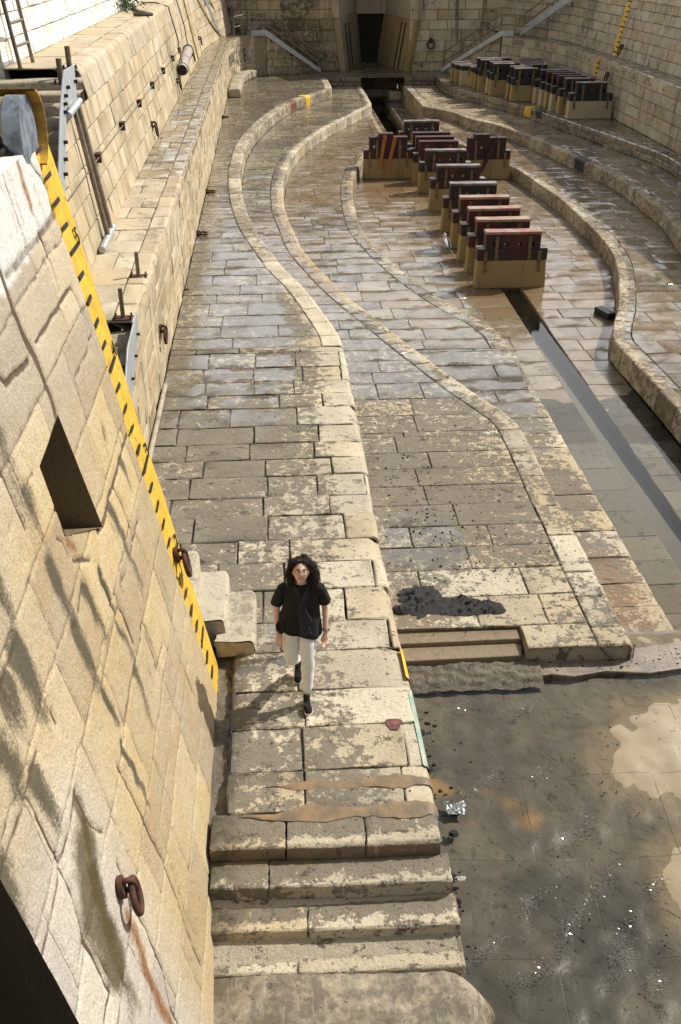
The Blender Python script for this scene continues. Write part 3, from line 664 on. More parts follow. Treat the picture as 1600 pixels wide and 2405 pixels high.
# rough broken bed where the lower terrace ends, with two low worn treads
m = MB(); n = 40; vs = []; fs = []
for j in range(n + 1):
    for i in range(n + 1):
        x = 1.2 + 1.75 * i / n; y = 8.75 + .45 * j / n
        z = -.745 + .12 * max(0, min(1, (y - 8.82) / .25)) + .02 * mnoise.noise((x * 6, y * 6, 0)) + .03 * mnoise.noise((x * 14, y * 14, 4)); vs.append((x, y, z))
for j in range(n):
    for i in range(n): k = j * (n + 1) + i; fs.append((k, k + 1, k + n + 2, k + n + 1))
m.add(vs, fs, True)
tag(m.build('broken_bed', stone('broken_wet_rubble', light=(.34, .28, .19), mid=(.17, .142, .10), dirt=(.06, .054, .043), dscale=9, dbias=.20, speck=.8, bump=1.0, rough=.35)), kind='structure')
m = MB(); prism(m, [(1.24, 9.10), (2.74, 9.12), (2.8, 9.36), (1.24, 9.36)], -1.2, -.560); prism(m, [(1.24, 9.36), (2.79, 9.37), (2.8, 9.62), (1.24, 9.62)], -1.2, -.505)
tag(m.build('silted_step', stone('silted_step_stone', light=(.36, .28, .17), mid=(.25, .19, .12), dirt=(.09, .075, .055), dscale=4, dbias=.16, speck=.5, bump=.8, rough=.35), bevel=.02), kind='structure')
# mask under lower terrace front
m = MB(); quad(m, (1.2, 9.60, -1.2), (2.8, 9.6, -1.2), (2.8, 9.6, -.48), (1.2, 9.6, -.48)); quad(m, (2.8, 9.60, -1.2), (2.8, 9.14, -1.2), (2.8, 9.14, -.48), (2.8, 9.60, -.48)); quad(m, (2.8, 9.14, -1.2), (4.1, 9.14, -1.2), (4.1, 9.14, -.48), (2.8, 9.14, -.48)); tag(m.build('terrace_front', M['terrace']), kind='structure')

m = MB(); vs = []; n = 120
for j in range(n + 1):
    for i in range(9):
        x = -.86 + .27 * i / 8; y = 6.3 + 2.6 * j / n; vs.append((x, y, -.10 + .035 * mnoise.noise((x * 9, y * 5, 2)) + .03 * mnoise.noise((x * 20, y * 14, 8)) + .05 * max(0, mnoise.noise((x * 5, y * 3.1, 4)))))
m.add(vs, [(j * 9 + i, j * 9 + i + 1, (j + 1) * 9 + i + 1, (j + 1) * 9 + i) for j in range(n) for i in range(8)], True)
tag(m.build('wet_gutter', stone('wet_gutter_stone', light=(.40, .34, .24), mid=(.16, .135, .10), dirt=(.05, .046, .04), dscale=6, dbias=.10, speck=.5, bump=1.0, rough=.3)), kind='structure')

# small tilted facets added on the shallow water to catch sun glints
def glint_mat():
    s = NT('glint_facet_water'); fr = s.n('ShaderNodeFresnel'); fr.inputs[0].default_value = 1.33
    tr = s.n('ShaderNodeBsdfTransparent'); tr.inputs[0].default_value = (1, 1, 1, 1); gb = s.n('ShaderNodeBsdfGlossy'); gb.inputs['Roughness'].default_value = .07
    mx = s.n('ShaderNodeMixShader'); s.t.links.new(fr.outputs[0], mx.inputs[0]); s.t.links.new(tr.outputs[0], mx.inputs[1]); s.t.links.new(gb.outputs[0], mx.inputs[2]); s.t.links.new(mx.outputs[0], s.out.inputs[0]); return s.m
m = MB()
lines = [((1075, 1870), (1165, 1825)), ((1260, 1830), (1315, 1765)), ((1315, 1985), (1400, 1920)), ((1330, 2180), (1450, 2030)), ((1330, 2210), (1345, 2150)), ((1430, 2250), (1500, 2140)), ((1520, 2095), (1560, 2070)), ((1065, 1672), (1100, 1655)), ((1215, 1668), (1255, 1655)), ((1230, 2135), (1300, 2080)), ((1450, 2290), (1480, 2230)), ((1530, 2310), (1565, 2300)), ((1230, 2310), (1300, 2260)), ((1120, 2240), (1180, 2200))]
for a_, b_ in lines:
    A_, B_ = at_z(*a_, WZ), at_z(*b_, WZ); L_ = (B_ - A_).length
    for _ in range(int(170 + 330 * L_)):
        c_ = A_.lerp(B_, random.random()) + Vector((random.gauss(0, .035), random.gauss(0, .05), .004)); s_ = random.uniform(.006, .014)
        tl = math.radians(random.uniform(4, 27)); az = random.uniform(-.9, .9) + math.atan2(-.62, .80); n_ = Vector((math.sin(tl) * math.cos(az), math.sin(tl) * math.sin(az), math.cos(tl)))
        e1 = n_.cross(Vector((.3, 1, 0))).normalized() * s_; e2 = n_.cross(e1).normalized() * s_ * random.uniform(.4, .8); up_ = Vector((0, 0, s_ * .4))
        m.add([c_ - e1 + up_, c_ - e2 + up_, c_ + e1 + up_, c_ + e2 + up_], [(0, 1, 2, 3)])
tag(m.build('glint_facets', glint_mat()), kind='stuff')

# ------------------------------------------------------------------ walls of the left side
def wall(name, label, mats, path, z0, z1, batter, lo, hi, lmin, lmax, side, mf=m_wall, top_round=None, u0=None, u1=None, res=.4, gap=.014, depth=.03, off=.006, cat='wall', group=None):
    a = Acc(mf); P = wallP(path, z0, batter)
    if isinstance(lo, list): rw = lo
    else: rw = rows_of(0, z1 - z0, lo, hi)
    a.blocks(P, rw, u0 or const(0), u1 or const(path.len), lmin, lmax, res=res, gap=gap, depth=depth, off=off, flip=(side < 0))
    o = a.build(name, mats); return tag(o, label, cat, group)
def m_lwall(x, y, z, K):
    K[:, 1] = .46 + .1 * sstep(-z, -.5, 0); K[:, 0] = .5 * sstep(-z, -.35, -.05); return K
U0 = 1.3
# the near end of the wall falls with the flight of stairs behind it
def stairclip(y0, slope, base):                      # u (= y - 8.7) from which the wall stands at height v
    return lambda v: np.maximum(0, y0 - (base - v) / slope - 8.7)
WLo = wall('ledge_wall', 'pale stone wall of vertical face below the lower ledge, between ledge and terrace', [M['pale'], M['palemortar']], WL, 0.0, ZL - .02, 0.0, .30, .37, .55, 1.05, 1, m_lwall,
     u0=lambda v: np.maximum(0, 13.75 - (2.0 - v) / .38 - 8.7), off=.01, gap=.016)
# lower ledge: slabs, worn outer edge
a = Acc(m_ledge)
a.blocks(flatP(ZL), rows_of(13.75, 59.3, .72, 1.0), lambda v: WU.x_at(v, -.15), lambda v: WL.x_at(v, -.33), .5, .8, res=.3, gap=.014)
b_u = 13.75 - 8.7
P, L = edgeP(WL, ZL, .325, .07, .22, 0)
a.blocks(P, [0, L], const(b_u), const(WL.len), .6, 1.0, res=.25, gap=.014, flip=True, vkn=P.kn, bev=.014)
tag(a.build('lower_ledge', [M['capstone'], M['palemortar']]), kind='structure')
# upper battered wall
B2 = .185
def m_uwall(x, y, z, K):
    K[:, 1] = .46; K[:, 3] = .55 * np.exp(-((y - 36.5) / 1.0) ** 2) * sstep(-z, -4.3, -3.6) + .5 * np.exp(-((y - 41.5) / .5) ** 2) * (z < 3)
    K[:, 2] = .25 * np.exp(-((y - 29.6) / .25) ** 2); return K
WUo = wall('upper_wall', 'tall pale battered masonry wall between the lower and upper ledges on the left', [M['pale'], M['palemortar']], WU, ZL, ZU - .0, B2, [0, .42, .84, 1.25, 1.66, 2.06], .4, .55, 1.0, 1, m_uwall,
     u0=lambda v: np.maximum(0, 18.75 - (2.58 - v) / .5 - 8.7), off=.008, gap=.018, res=.35)
WUE = Path(WU.offset(-B2 * (ZU - ZL)), 1, smooth=False)
a = Acc(lambda x, y, z, K: K); P, L = edgeP(WUE, ZU, .5, .16, .55, B2)
a.blocks(P, [0, L], const(11.75), const(WUE.len), .55, .95, res=.25, gap=.016, flip=True, vkn=P.kn, bev=.016)
a.blocks(flatP(ZU), rows_of(20.45, 61, .8, 1.2), lambda v: np.full(np.shape(v), -4.93), lambda v: WUE.x_at(v, -.51), .6, 1.1, res=.35)
tag(a.build('upper_ledge', [M['capstone'], M['palemortar']]), kind='structure')
# whitewashed top wall
W3 = Path([(-4.90, 20.5), (-4.74, 28), (-4.62, 40), (-4.60, 64)], 1)
def m_w3(x, y, z, K):
    K[:, 2] = .55 * (np.exp(-((y - 23.5) / .07) ** 2) + np.exp(-((y - 28.9) / .10) ** 2) + np.exp(-((y - 34.5) / .15) ** 2)) * sstep(z, 5.0, 5.5); K[:, 1] = .45 + .12 * sstep(-z, -4.8, -4.6); return K
wall('top_wall', 'whitewashed stone wall standing on the upper ledge at the top left', [M['white'], M['palemortar']], W3, ZU, 8.2, .12, [0, .42, .84, 1.26, 1.7, 2.15, 2.6, 3.1, 3.58], .4, .5, .85, 1, m_w3, off=.006, gap=.016, res=.35)
m = MB(); m.box((-9, 20.49, ZU - 1), (-4.93, 20.9, 8.15)); tag(m.build('top_wall_end', M['white']), 'whitewashed end face of the top wall beside the ladder', 'wall')
# stairs from the upper ledge down to the lower one (behind the grey stringer)
def flight(name, label, x0, x1, y0, z0, n, rise, tread, mat):
    t = empty(name, (x0, y0, z0), label, 'stairs')
    for k in range(n):
        m = MB(); ya = y0 - tread * (k + 1); z = z0 - rise * (k + 1)
        rings = []
        nx = 24
        vs = []; prof = [(tread + .03, 0), (.16, -.004), (.03, -.012), (0, -.04), (-.012, -rise * .6), (-.012, -rise - .2)]
        for i in range(nx + 1):
            x = x0 + (x1 - x0) * i / nx; wv = .012 * mnoise.noise((x * 2, k * 3.1, 0)) - .02 * math.exp(-((i / nx - .5) / .25) ** 2)
            for (dy, dz) in prof: vs.append((x, ya + dy + .5 * wv, z + dz + wv * (1 if dz > -.05 else 0)))
        q = len(prof); m.add(vs, [(i * q + j, (i + 1) * q + j, (i + 1) * q + j + 1, i * q + j + 1) for i in range(nx) for j in range(q - 1)], True)
        keep(m.build('tread', mat), t)
    return t
flight('stair', 'flight of worn stone stairs falling from the upper ledge behind the long grey stringer plate', -6.4, -3.42, 20.45, ZU, 16, .162, .43, M['step'])
flight('stair', 'short stone flight falling from the lower ledge, half hidden behind the yellow striped edge', -3.0, -2.06, 13.75, ZL, 9, .155, .40, M['step'])
# little stair of three treads at the foot, turned toward the terrace
st = empty('stair', (-.7, 9.3, 0), 'little three tread stone stair beside the yellow edge, just left of the woman', 'stairs')
for k, (xr, zt, ya, yb) in enumerate([(-.35, .17, 8.66, 9.62), (-.66, .335, 8.84, 9.80), (-1.0, .50, 8.95, 10.0), (-1.32, .66, 8.95, 10.1)]):
    bm = MB(); ny = 20; q = []
    vs = []; xl = xr - .42
    prof = [(0, 0.0 - zt), (0, -.035), (-.012, -.01), (-.04, 0), (-.2, -.012), (-.42, .01)]
    for i in range(ny + 1):
        y = ya + (yb - ya) * i / ny; wv = .010 * mnoise.noise((y * 6, k, 2)); dpv = -.014 * math.exp(-((i / ny - .55) / .25) ** 2)
        e = .022 * (abs(mnoise.noise((y * 9, k * 2.2, 7)))) + .03 * ((abs(i / ny - .5) * 2) ** 12)
        for (dx, dz) in prof: vs.append((xr + dx - (e if dz > -.05 else 0), y, zt + dz + (wv + dpv if dz > -.03 else 0)))
    n = len(prof); bm.add(vs, [(i * n + j, i * n + j + 1, (i + 1) * n + j + 1, (i + 1) * n + j) for i in range(ny) for j in range(n - 1)], True)
    face = [vs[j] for j in range(n)]; face = face + [(xl, ya, -.02)]
    # broken near end
    c = [(p[0] + .02 * mnoise.noise((p[0] * 9, p[2] * 9, 1)), p[1] - .02 + .03 * mnoise.noise((p[0] * 11, p[2] * 13, 3)), p[2]) for p in face]
    bm.add(c, [tuple(range(len(c)))])
    face2 = [vs[ny * n + j] for j in range(n)] + [(xl, yb, -.02)]; bm.add(face2, [tuple(range(len(face2)))[::-1]])
    keep(bm.build('tread', M['step']), st)
m = MB(); m.box((-2.4, 8.72, -.1), (-1.70, 10.15, .655)); keep(m.build('landing', M['step']), st)

# ------------------------------------------------------------------ near battered wall (buttress) with its cracks, stains, notch and painted scale
BA, BB = -.78, .19
def bp(px, py): v = at_w(px, py, BA, BB, 0.0); return (v.y, v.z)
def r7(L): return [bp(x / 3.136, 1000 + y / 3.136) for x, y in L]
def z3(L): return [bp(x / 1.96, 500 + y / 1.96) for x, y in L]
def zb(L): return [bp(x / 1.96, 1750 + y / 1.96) for x, y in L]
def z5(L): return [bp(x / 5.015, 130 + y / 5.015) for x, y in L]
CR = [(r7(l), w_, d_) for l, w_, d_ in [
    ([(0, 290), (60, 430), (110, 560), (200, 760)], .016, .9), ([(950, 60), (915, 180), (880, 300), (855, 420), (815, 520), (800, 610), (770, 720), (735, 780)], .026, 1),
    ([(885, 80), (915, 175)], .012, .8), ([(855, 455), (920, 620), (960, 730), (990, 850)], .013, .9), ([(1030, 690), (990, 850), (970, 960)], .011, .8),
    ([(890, 1050), (920, 1140)], .012, .8), ([(940, 1080), (900, 1180), (925, 1230)], .012, .6), ([(865, 1250), (890, 1330), (940, 1430), (1000, 1610)], .012, .9),
    ([(885, 1340), (850, 1470), (820, 1600), (770, 1800), (750, 1940)], .022, .6), ([(1105, 1230), (1070, 1400), (1045, 1490), (1050, 1580)], .012, .7),
    ([(1080, 1540), (1130, 1670), (1170, 1800)], .014, 1), ([(1210, 1570), (1160, 1840)], .010, .6), ([(1010, 1740), (980, 1880), (920, 2195)], .014, .6),
    ([(550, 1470), (540, 1520)], .02, .7), ([(110, 1640), (60, 1780), (0, 2000)], .014, .7), ([(390, 2100), (430, 2195)], .012, .8),
    ([(1370, 1400), (1340, 1700), (1300, 1950), (1270, 2195)], .008, .5), ([(1210, 1570), (1280, 1780)], .008, .5), ([(1340, 1740), (1420, 1960)], .008, .5),
    ([(250, 340), (190, 500)], .01, .6), ([(110, 690), (70, 800)], .01, .5), ([(735, 1070), (780, 1200), (870, 1400)], .016, 1), ([(430, 840), (470, 850), (520, 960)], .012, .7),
    ([(1110, 1800), (1150, 1920)], .012, .8), ([(1030, 690), (1000, 780)], .01, .5), ([(550, 995), (680, 990)], .014, .9), ([(610, 1190), (580, 1370)], .02, .8)]]
CR += [(z3(l), w_, d_) for l, w_, d_ in [
    ([(0, 250), (20, 290), (60, 430), (110, 560), (160, 650), (200, 750), (240, 850), (262, 925)], .055, .85), ([(262, 5), (200, 100), (120, 190), (40, 290)], .045, .6),
    ([(200, 110), (245, 230), (280, 360)], .018, 1), ([(335, 340), (300, 390), (230, 510), (170, 600)], .02, 1), ([(410, 620), (350, 760), (400, 950), (440, 1176)], .010, .6),
    ([(140, 680), (75, 740), (40, 790), (0, 740)], .026, 1), ([(335, 340), (385, 470), (412, 590), (425, 560)], .016, .8), ([(470, 960), (490, 1080)], .012, .6)]]
CR += [(zb(l), w_, d_) for l, w_, d_ in [
    ([(180, 20), (150, 120), (130, 230), (60, 430), (0, 660)], .016, .7), ([(130, 230), (210, 410), (290, 550)], .014, .9), ([(360, 200), (330, 390), (290, 540), (250, 760), (215, 900), (180, 1110)], .014, .7),
    ([(540, 90), (600, 200), (650, 310), (700, 420), (750, 520), (820, 700), (870, 850), (930, 1010)], .012, .9), ([(360, 230), (420, 370), (480, 400)], .012, .8), ([(460, 520), (400, 880), (370, 1000)], .014, .6),
    ([(400, 900), (440, 980), (490, 1090), (515, 1130), (490, 1284)], .016, 1), ([(540, 530), (580, 640), (620, 760)], .016, .8), ([(640, 770), (700, 900), (760, 1040), (790, 1200), (830, 1284)], .013, .9),
    ([(780, 60), (750, 250), (740, 380), (800, 580), (870, 800), (915, 880)], .008, .5), ([(650, 1040), (640, 1200)], .010, .5), ([(290, 560), (340, 690), (400, 900)], .012, .7)]]
CR += [(z5(l), w_, d_) for l, w_, d_ in [
    ([(290, 1130), (390, 1290), (490, 1420), (570, 1580), (640, 1830)], .014, .9), ([(40, 1350), (110, 1560), (210, 1850), (330, 2250)], .016, .8), ([(360, 1330), (420, 1560), (560, 1930)], .012, .6), ([(520, 2120), (580, 2300)], .014, .8)]]
STK = [(r7([a_, b_]), w_, i_) for a_, b_, w_, i_ in [
    ((370, 1050), (550, 1440), .10, 1), ((545, 1500), (720, 1900), .10, 1), ((630, 1220), (790, 1560), .09, .9), ((740, 1080), (870, 1390), .05, .9), ((820, 600), (1040, 1150), .09, .8), ((200, 520), (330, 880), .13, .7),
    ((80, 300), (260, 900), .16, .45), ((130, 1660), (330, 2100), .14, 1), ((60, 1880), (150, 2195), .10, .9), ((10, 1950), (100, 2195), .10, .9), ((0, 1180), (130, 1560), .12, .7), ((880, 1480), (1020, 1750), .08, .7),
    ((1010, 1780), (1130, 2195), .08, .7), ((760, 1960), (870, 2195), .06, 1), ((900, 260), (960, 440), .07, .8), ((770, 20), (800, 260), .09, .45), ((0, 60), (90, 400), .12, .6), ((1040, 1200), (1060, 1300), .05, .4), ((1200, 1150), (1290, 1500), .10, .35)]]
STK += [(zb([a_, b_]), w_, i_) for a_, b_, w_, i_ in [((160, 150), (270, 360), .11, 1), ((560, 0), (690, 270), .05, 1), ((0, 650), (130, 1050), .16, 1), ((20, 40), (110, 220), .12, .9), ((0, 640), (90, 900), .18, 1), ((60, 840), (190, 1284), .16, 1), ((430, 600), (560, 1050), .12, .9), ((560, 1050), (620, 1284), .07, .6), ((390, 350), (430, 560), .07, .7)]]  # two wide streaks beside the groove paint its soft shadow edge
MOS = [(zb([(400, 500), (430, 760)]), .24, 1), (zb([(430, 760), (540, 1000)]), .2, 1), (zb([(360, 260), (420, 500)]), .09, .9), (zb([(540, 1000), (640, 1200)]), .10, .6), (r7([(760, 1960), (870, 2195)]), .05, .5)]
RST = [(zb([(590, 790), (630, 880), (680, 1060), (740, 1190), (790, 1284)]), .08, 1), (zb([(585, 800), (660, 960)]), .10, .8), (r7([(500, 850), (560, 900)]), .05, .9), (z5([(200, 1240), (260, 1430), (340, 1680), (380, 1790)]), .07, .9), (z5([(100, 1380), (200, 1700), (300, 1990)]), .04, .5), (z5([(0, 1480), (150, 1800), (210, 2060)]), .05, .5), (z5([(370, 1760), (470, 2000)]), .03, .6), (r7([(1320, 1120), (1440, 1500)]), .02, .8)]
_rl = random.Random(4); _z = -.2; CELL = []
while _z < 4.8:                      # faint regular coursing behind the strong cracks
    _zz = _z; CELL.append((_zz, [])); CR.append(([(y_ / 4, _zz + _rl.uniform(-.015, .015)) for y_ in range(12, 34)], .014, .64)); _h = _rl.uniform(.46, .60); _y = 3.2 + _rl.uniform(.1, .9)
    while _y < 8.2:
        CELL[-1][1].append(_y); CR.append(([(_y, _zz), (_y + _rl.uniform(-.02, .02), _zz + _h)], .014, .64)); _y += _rl.uniform(.75, 1.25)
    _z += _h
def segdist(Y, Z, pl):
    d = np.full(Y.shape, 9.0)
    for (a, b), (c, e) in zip(pl[:-1], pl[1:]):
        vx, vz = c - a, e - b; L2 = max(1e-9, vx * vx + vz * vz); t = np.clip(((Y - a) * vx + (Z - b) * vz) / L2, 0, 1)
        d = np.minimum(d, np.hypot(Y - a - t * vx, Z - b - t * vz))
    return d
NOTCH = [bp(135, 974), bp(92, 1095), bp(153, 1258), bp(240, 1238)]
ZTOP = 5.40
BY0, BY1, BY2 = 3.2, 8.06, 8.57
def buttress_part(name, y0, y1, step, yellow=False, parent=None):
    ny = int((y1 - y0) / step); nz = int((ZTOP + 1.1) / step)
    ys = np.linspace(y0, y1, ny + 1); zs = np.linspace(-1.1, ZTOP, nz + 1)
    Y, Z = np.meshgrid(ys, zs); H = np.zeros(Y.shape); K = np.zeros(Y.shape + (4,)); K[..., 1] = .5
    nz1 = np.array([mnoise.fractal((float(y) * .9, float(z) * .9, 0.0), 1.0, 2.0, 3) for y, z in zip(Y.ravel(), Z.ravel())]).reshape(Y.shape)
    wob = np.array([mnoise.noise((float(y) * 7, float(z) * 7, 5.0)) for y, z in zip(Y.ravel(), Z.ravel())]).reshape(Y.shape)
    H += .012 * nz1
    rim = np.zeros(Y.shape)
    for pl, w_, d_ in CR:
        w_ = max(.024, w_ * 1.25) if d_ != .64 else .019
        d = segdist(Y + .012 * wob, Z + .012 * wob[::-1], pl); c = 1 - sstep(d, w_ * .35, w_)
        H -= .018 * d_ * c; H -= (.006 * d_ if d_ > .45 and d_ != .64 else 0) * (1 - sstep(d, w_, w_ * 5)); rim = np.maximum(rim, c * d_)
        if w_ > .03: K[..., 2] = np.maximum(K[..., 2], .0 * c)
    blk = np.zeros(Y.shape)
    for pl, w_, i_ in STK:
        (a, b), (c, e) = pl[0], pl[-1]; d = segdist(Y + .05 * wob, Z, pl); t = np.clip(((Y - a) * (c - a) + (Z - b) * (e - b)) / ((c - a) ** 2 + (e - b) ** 2), 0, 1)
        blk = np.maximum(blk, i_ * 1.3 * np.exp(-(d / (w_ * .95)) ** 2) * (1 - .5 * t))
    for pl, w_, i_ in MOS: K[..., 3] = np.maximum(K[..., 3], i_ * np.exp(-(segdist(Y + .05 * wob, Z, pl) / w_) ** 2))
    for pl, w_, i_ in RST: K[..., 2] = np.maximum(K[..., 2], i_ * np.exp(-(segdist(Y + .03 * wob, Z, pl) / w_) ** 2))
    wl = 4.86 + .02 * (Y - 7)
    cell = np.full(Y.shape, .5); rr_ = random.Random(9)
    for (za_, ys_) in CELL:
        for ya_ in [0] + ys_: cell = np.where((Z > za_) & (Y + .01 * wob > ya_), rr_.random(), cell)
    T = np.zeros(Y.shape + (4,)); T[..., 0] = cell; T[..., 1] = blk; T[..., 2] = sstep(Z + .05 * wob, wl - .03, wl + .03); T[..., 3] = rim
    pale = sstep(-Y, -5.0, -3.9) * sstep(-Z, -3.3, -2.3) ; K[..., 0] = pale
    X = BA - BB * Z + H
    if yellow: X = X - (Y - y0) * .005
    nr, ncol = Y.shape; V = np.stack([X, Y, Z], -1).reshape(-1, 3)
    i = np.arange(nr - 1)[:, None] * ncol + np.arange(ncol - 1)[None]; F = np.stack([i, i + 1, i + ncol + 1, i + ncol], -1).reshape(-1, 4)
    me = bpy.data.meshes.new(name); me.from_pydata(V.tolist(), [], F.tolist()); me.polygons.foreach_set('use_smooth', [True] * len(me.polygons))
    me.attributes.new('tint', 'FLOAT_COLOR', 'POINT').data.foreach_set('color', T.astype(np.float32).ravel())
    me.attributes.new('mask', 'FLOAT_COLOR', 'POINT').data.foreach_set('color', K.astype(np.float32).ravel())
    for nm_, A_ in (('tint_a', T), ('mask_a', K)): me.attributes.new(nm_, 'FLOAT', 'POINT').data.foreach_set('value', np.ascontiguousarray(A_[..., 3]).astype(np.float32).ravel())
    me.update()
    return link(name, me, M['yellowwall'] if yellow else M['buttwall'], parent)
def butt_mat(name, yellow=False):
    s = NT(name)
    tr, blk, wh, rim = s.attr('tint'); pale, drt, rust, moss = s.attr('mask')
    n0 = s.noise(.9, 5, .6); n1 = s.noise(5, 8, .7)
    if yellow:
        col = s.mix(s.ss(n1, .35, .65), (.74, .475, .06), (.60, .37, .045)); col = s.mix(s.ss(s.noise(11, 7, .78), .565, .60), col, s.mix(n0, (.42, .33, .18), (.30, .21, .07)))
        edge_r = s.ss(s.noise(7, 6, .7), .5, .62)
    else:
        col = s.mix(s.ss(n0, .38, .62), (.50, .385, .215), (.52, .425, .27)); col = s.mix(s.math('MULTIPLY', s.ss(n1, .48, .68), .5), col, (.40, .325, .21))
        col = s.mix(s.math('MULTIPLY', s.ss(s.noise(1.7, 6, .65), .52, .7), .6), col, (.49, .335, .14))
        col = s.mix(s.math('MULTIPLY', pale, .75), col, s.mix(n1, (.47, .45, .41), (.66, .62, .55)))
        wcol = s.mix(s.ss(s.noise(8, 6, .7), .60, .67), (.68, .655, .60), (.52, .44, .32))
        sepz = s.n('ShaderNodeSeparateXYZ'); s.t.links.new(s.P0, sepz.inputs[0]); cz = s.ss(s.math('ADD', sepz.outputs[2], n0), 4.1, 5.0)
        col = s.mix(s.math('MULTIPLY', cz, .8), col, s.mix(n1, (.55, .485, .365), (.45, .375, .255)))
        tvv = s.math('ADD', s.math('MULTIPLY', tr, .34), .80); ct = s.n('ShaderNodeCombineColor'); s.t.links.new(tvv, ct.inputs[0]); s.t.links.new(s.math('MULTIPLY', tvv, 1.0), ct.inputs[1]); s.t.links.new(s.math('ADD', s.math('MULTIPLY', tr, .22), .88), ct.inputs[2]); col = s.mix(.9, col, ct.outputs[0], 'MULTIPLY')
        pit = s.ss(s.noise(19, 5, .75), .64, .70); col = s.mix(s.math('MULTIPLY', pit, .55), col, (.16, .125, .075))
        col = s.mix(wh, col, wcol)
    gr = s.noise(62, 3, .7); gv = s.math('ADD', s.math('MULTIPLY', s.math('SUBTRACT', gr, .5), 1.5), 1.0)
    g2 = s.noise(28, 4, .65); gv = s.math('MULTIPLY', gv, s.math('ADD', s.math('MULTIPLY', s.math('SUBTRACT', g2, .5), .5), 1.0))
    cx = s.n('ShaderNodeCombineColor'); [s.t.links.new(gv, cx.inputs[i]) for i in range(3)]
    col = s.mix(.8 if not yellow else .25, col, cx.outputs[0], 'MULTIPLY')
    bm = s.math('MULTIPLY', s.ss(s.math('ADD', blk, s.math('ADD', s.math('MULTIPLY', s.math('SUBTRACT', s.noise(44, 4, .8), .5), 1.5), s.math('MULTIPLY', s.math('SUBTRACT', s.noise(1.0, 6, .7, vec=s.map((4, 30, 2.2))), .5), .8))), .18, .85), .94)
    col = s.mix(bm, col, s.mix(n1, (.062, .056, .042), (.125, .105, .065)))
    mm = s.math('MULTIPLY', s.ss(s.math('ADD', moss, s.math('MULTIPLY', s.math('SUBTRACT', s.noise(12, 7, .75), .5), .9)), .25, .8), .85)
    col = s.mix(mm, col, s.mix(s.noise(6, 4), (.045, .038, .018), (.13, .095, .03)))
    rm = s.ss(s.math('ADD', rust, s.math('MULTIPLY', s.math('SUBTRACT', s.noise(22, 6, .75), .5), 1.3)), .2, 1.15)
    col = s.mix(rm, col, s.mix(s.noise(11, 5), (.16, .05, .018), (.36, .17, .06)))
    cm = s.ss(s.math('ADD', rim, s.math('MULTIPLY', s.math('SUBTRACT', n1, .5), .6)), .35, .75)
    col = s.mix(s.math('MULTIPLY', cm, .95), col, s.mix(s.noise(5, 4), (.05, .04, .03), (.17, .115, .07)))
    h = s.math('ADD', s.noise(9, 8, .65), s.math('MULTIPLY', gr, .35))
    s.bsdf(col, .9, 0, s.bump(h, .75 if not yellow else .4, .03), .2)
    return s.m
M['buttwall'] = butt_mat('ochre_rendered_wall'); M['yellowwall'] = butt_mat('yellow_painted_edge', True)
bw = buttress_part('battered_wall', BY0, BY1, .019)
tag(bw, 'sunlit ochre battered wall at the lower left with black streaks and a dark notch', 'wall')
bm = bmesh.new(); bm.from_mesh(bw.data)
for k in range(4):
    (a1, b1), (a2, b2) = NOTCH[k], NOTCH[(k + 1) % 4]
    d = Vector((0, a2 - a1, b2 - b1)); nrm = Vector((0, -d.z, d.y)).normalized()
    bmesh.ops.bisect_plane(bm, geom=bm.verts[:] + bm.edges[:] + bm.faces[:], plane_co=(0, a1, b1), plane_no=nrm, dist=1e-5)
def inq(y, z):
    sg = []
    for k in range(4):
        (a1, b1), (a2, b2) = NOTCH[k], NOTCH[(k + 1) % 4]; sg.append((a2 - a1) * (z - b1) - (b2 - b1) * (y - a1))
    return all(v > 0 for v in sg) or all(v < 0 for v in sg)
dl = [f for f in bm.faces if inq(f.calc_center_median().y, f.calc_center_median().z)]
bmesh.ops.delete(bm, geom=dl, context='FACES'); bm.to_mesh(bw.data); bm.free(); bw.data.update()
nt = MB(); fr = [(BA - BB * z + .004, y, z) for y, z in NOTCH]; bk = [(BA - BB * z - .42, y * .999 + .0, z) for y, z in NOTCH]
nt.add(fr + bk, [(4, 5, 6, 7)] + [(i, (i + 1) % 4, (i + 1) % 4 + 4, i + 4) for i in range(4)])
nt.build('notch', stone('notch_shade_stone', light=(.30, .24, .15), mid=(.20, .155, .09), dirt=(.05, .042, .03), dscale=3, dbias=.15, streak=.5, speck=.4, bump=.9), bw)  # shade inside the notch is painted as darker stone
yb = buttress_part('painted_edge', BY1, BY2, .026, True, bw); yb['label'] = 'yellow painted edge of the wall'
# caisson groove and the rest of the wall toward the camera, end faces, top
m = MB()
def bx(y, z, o=0.0): return (BA - BB * z + o, y, z)
for (ya, yc, o) in ((2.25, BY0, -.75), (-4, 2.25, 0)):
    vs = []
    for j in range(8): 
        z = -1.1 + (ZTOP + 1.1) * j / 7; vs += [bx(ya, z, o), bx(yc, z, o)]
    m.add(vs, [(2 * j, 2 * j + 1, 2 * j + 3, 2 * j + 2) for j in range(7)])
for y, s_ in ((BY0, 1), (2.25, -1)):
    m.add([bx(y, -1.1), bx(y, ZTOP), bx(y, ZTOP, -.75), bx(y, -1.1, -.75)], [(0, 1, 2, 3)])
xe = -.005 * (BY2 - BY1)
m.add([bx(BY2, -1.1, xe), bx(BY2, ZTOP, xe), (-4.2, BY2, ZTOP), (-4.2, BY2, -1.1)], [(0, 1, 2, 3)])
m.build('wall_return', stone('groove_shade_stone', light=(.20, .165, .11), mid=(.10, .082, .055), dirt=(.025, .021, .016), dscale=3, dbias=.05, streak=.5, speck=.2, bump=.6), bw)  # dark colour paints the shade in the groove
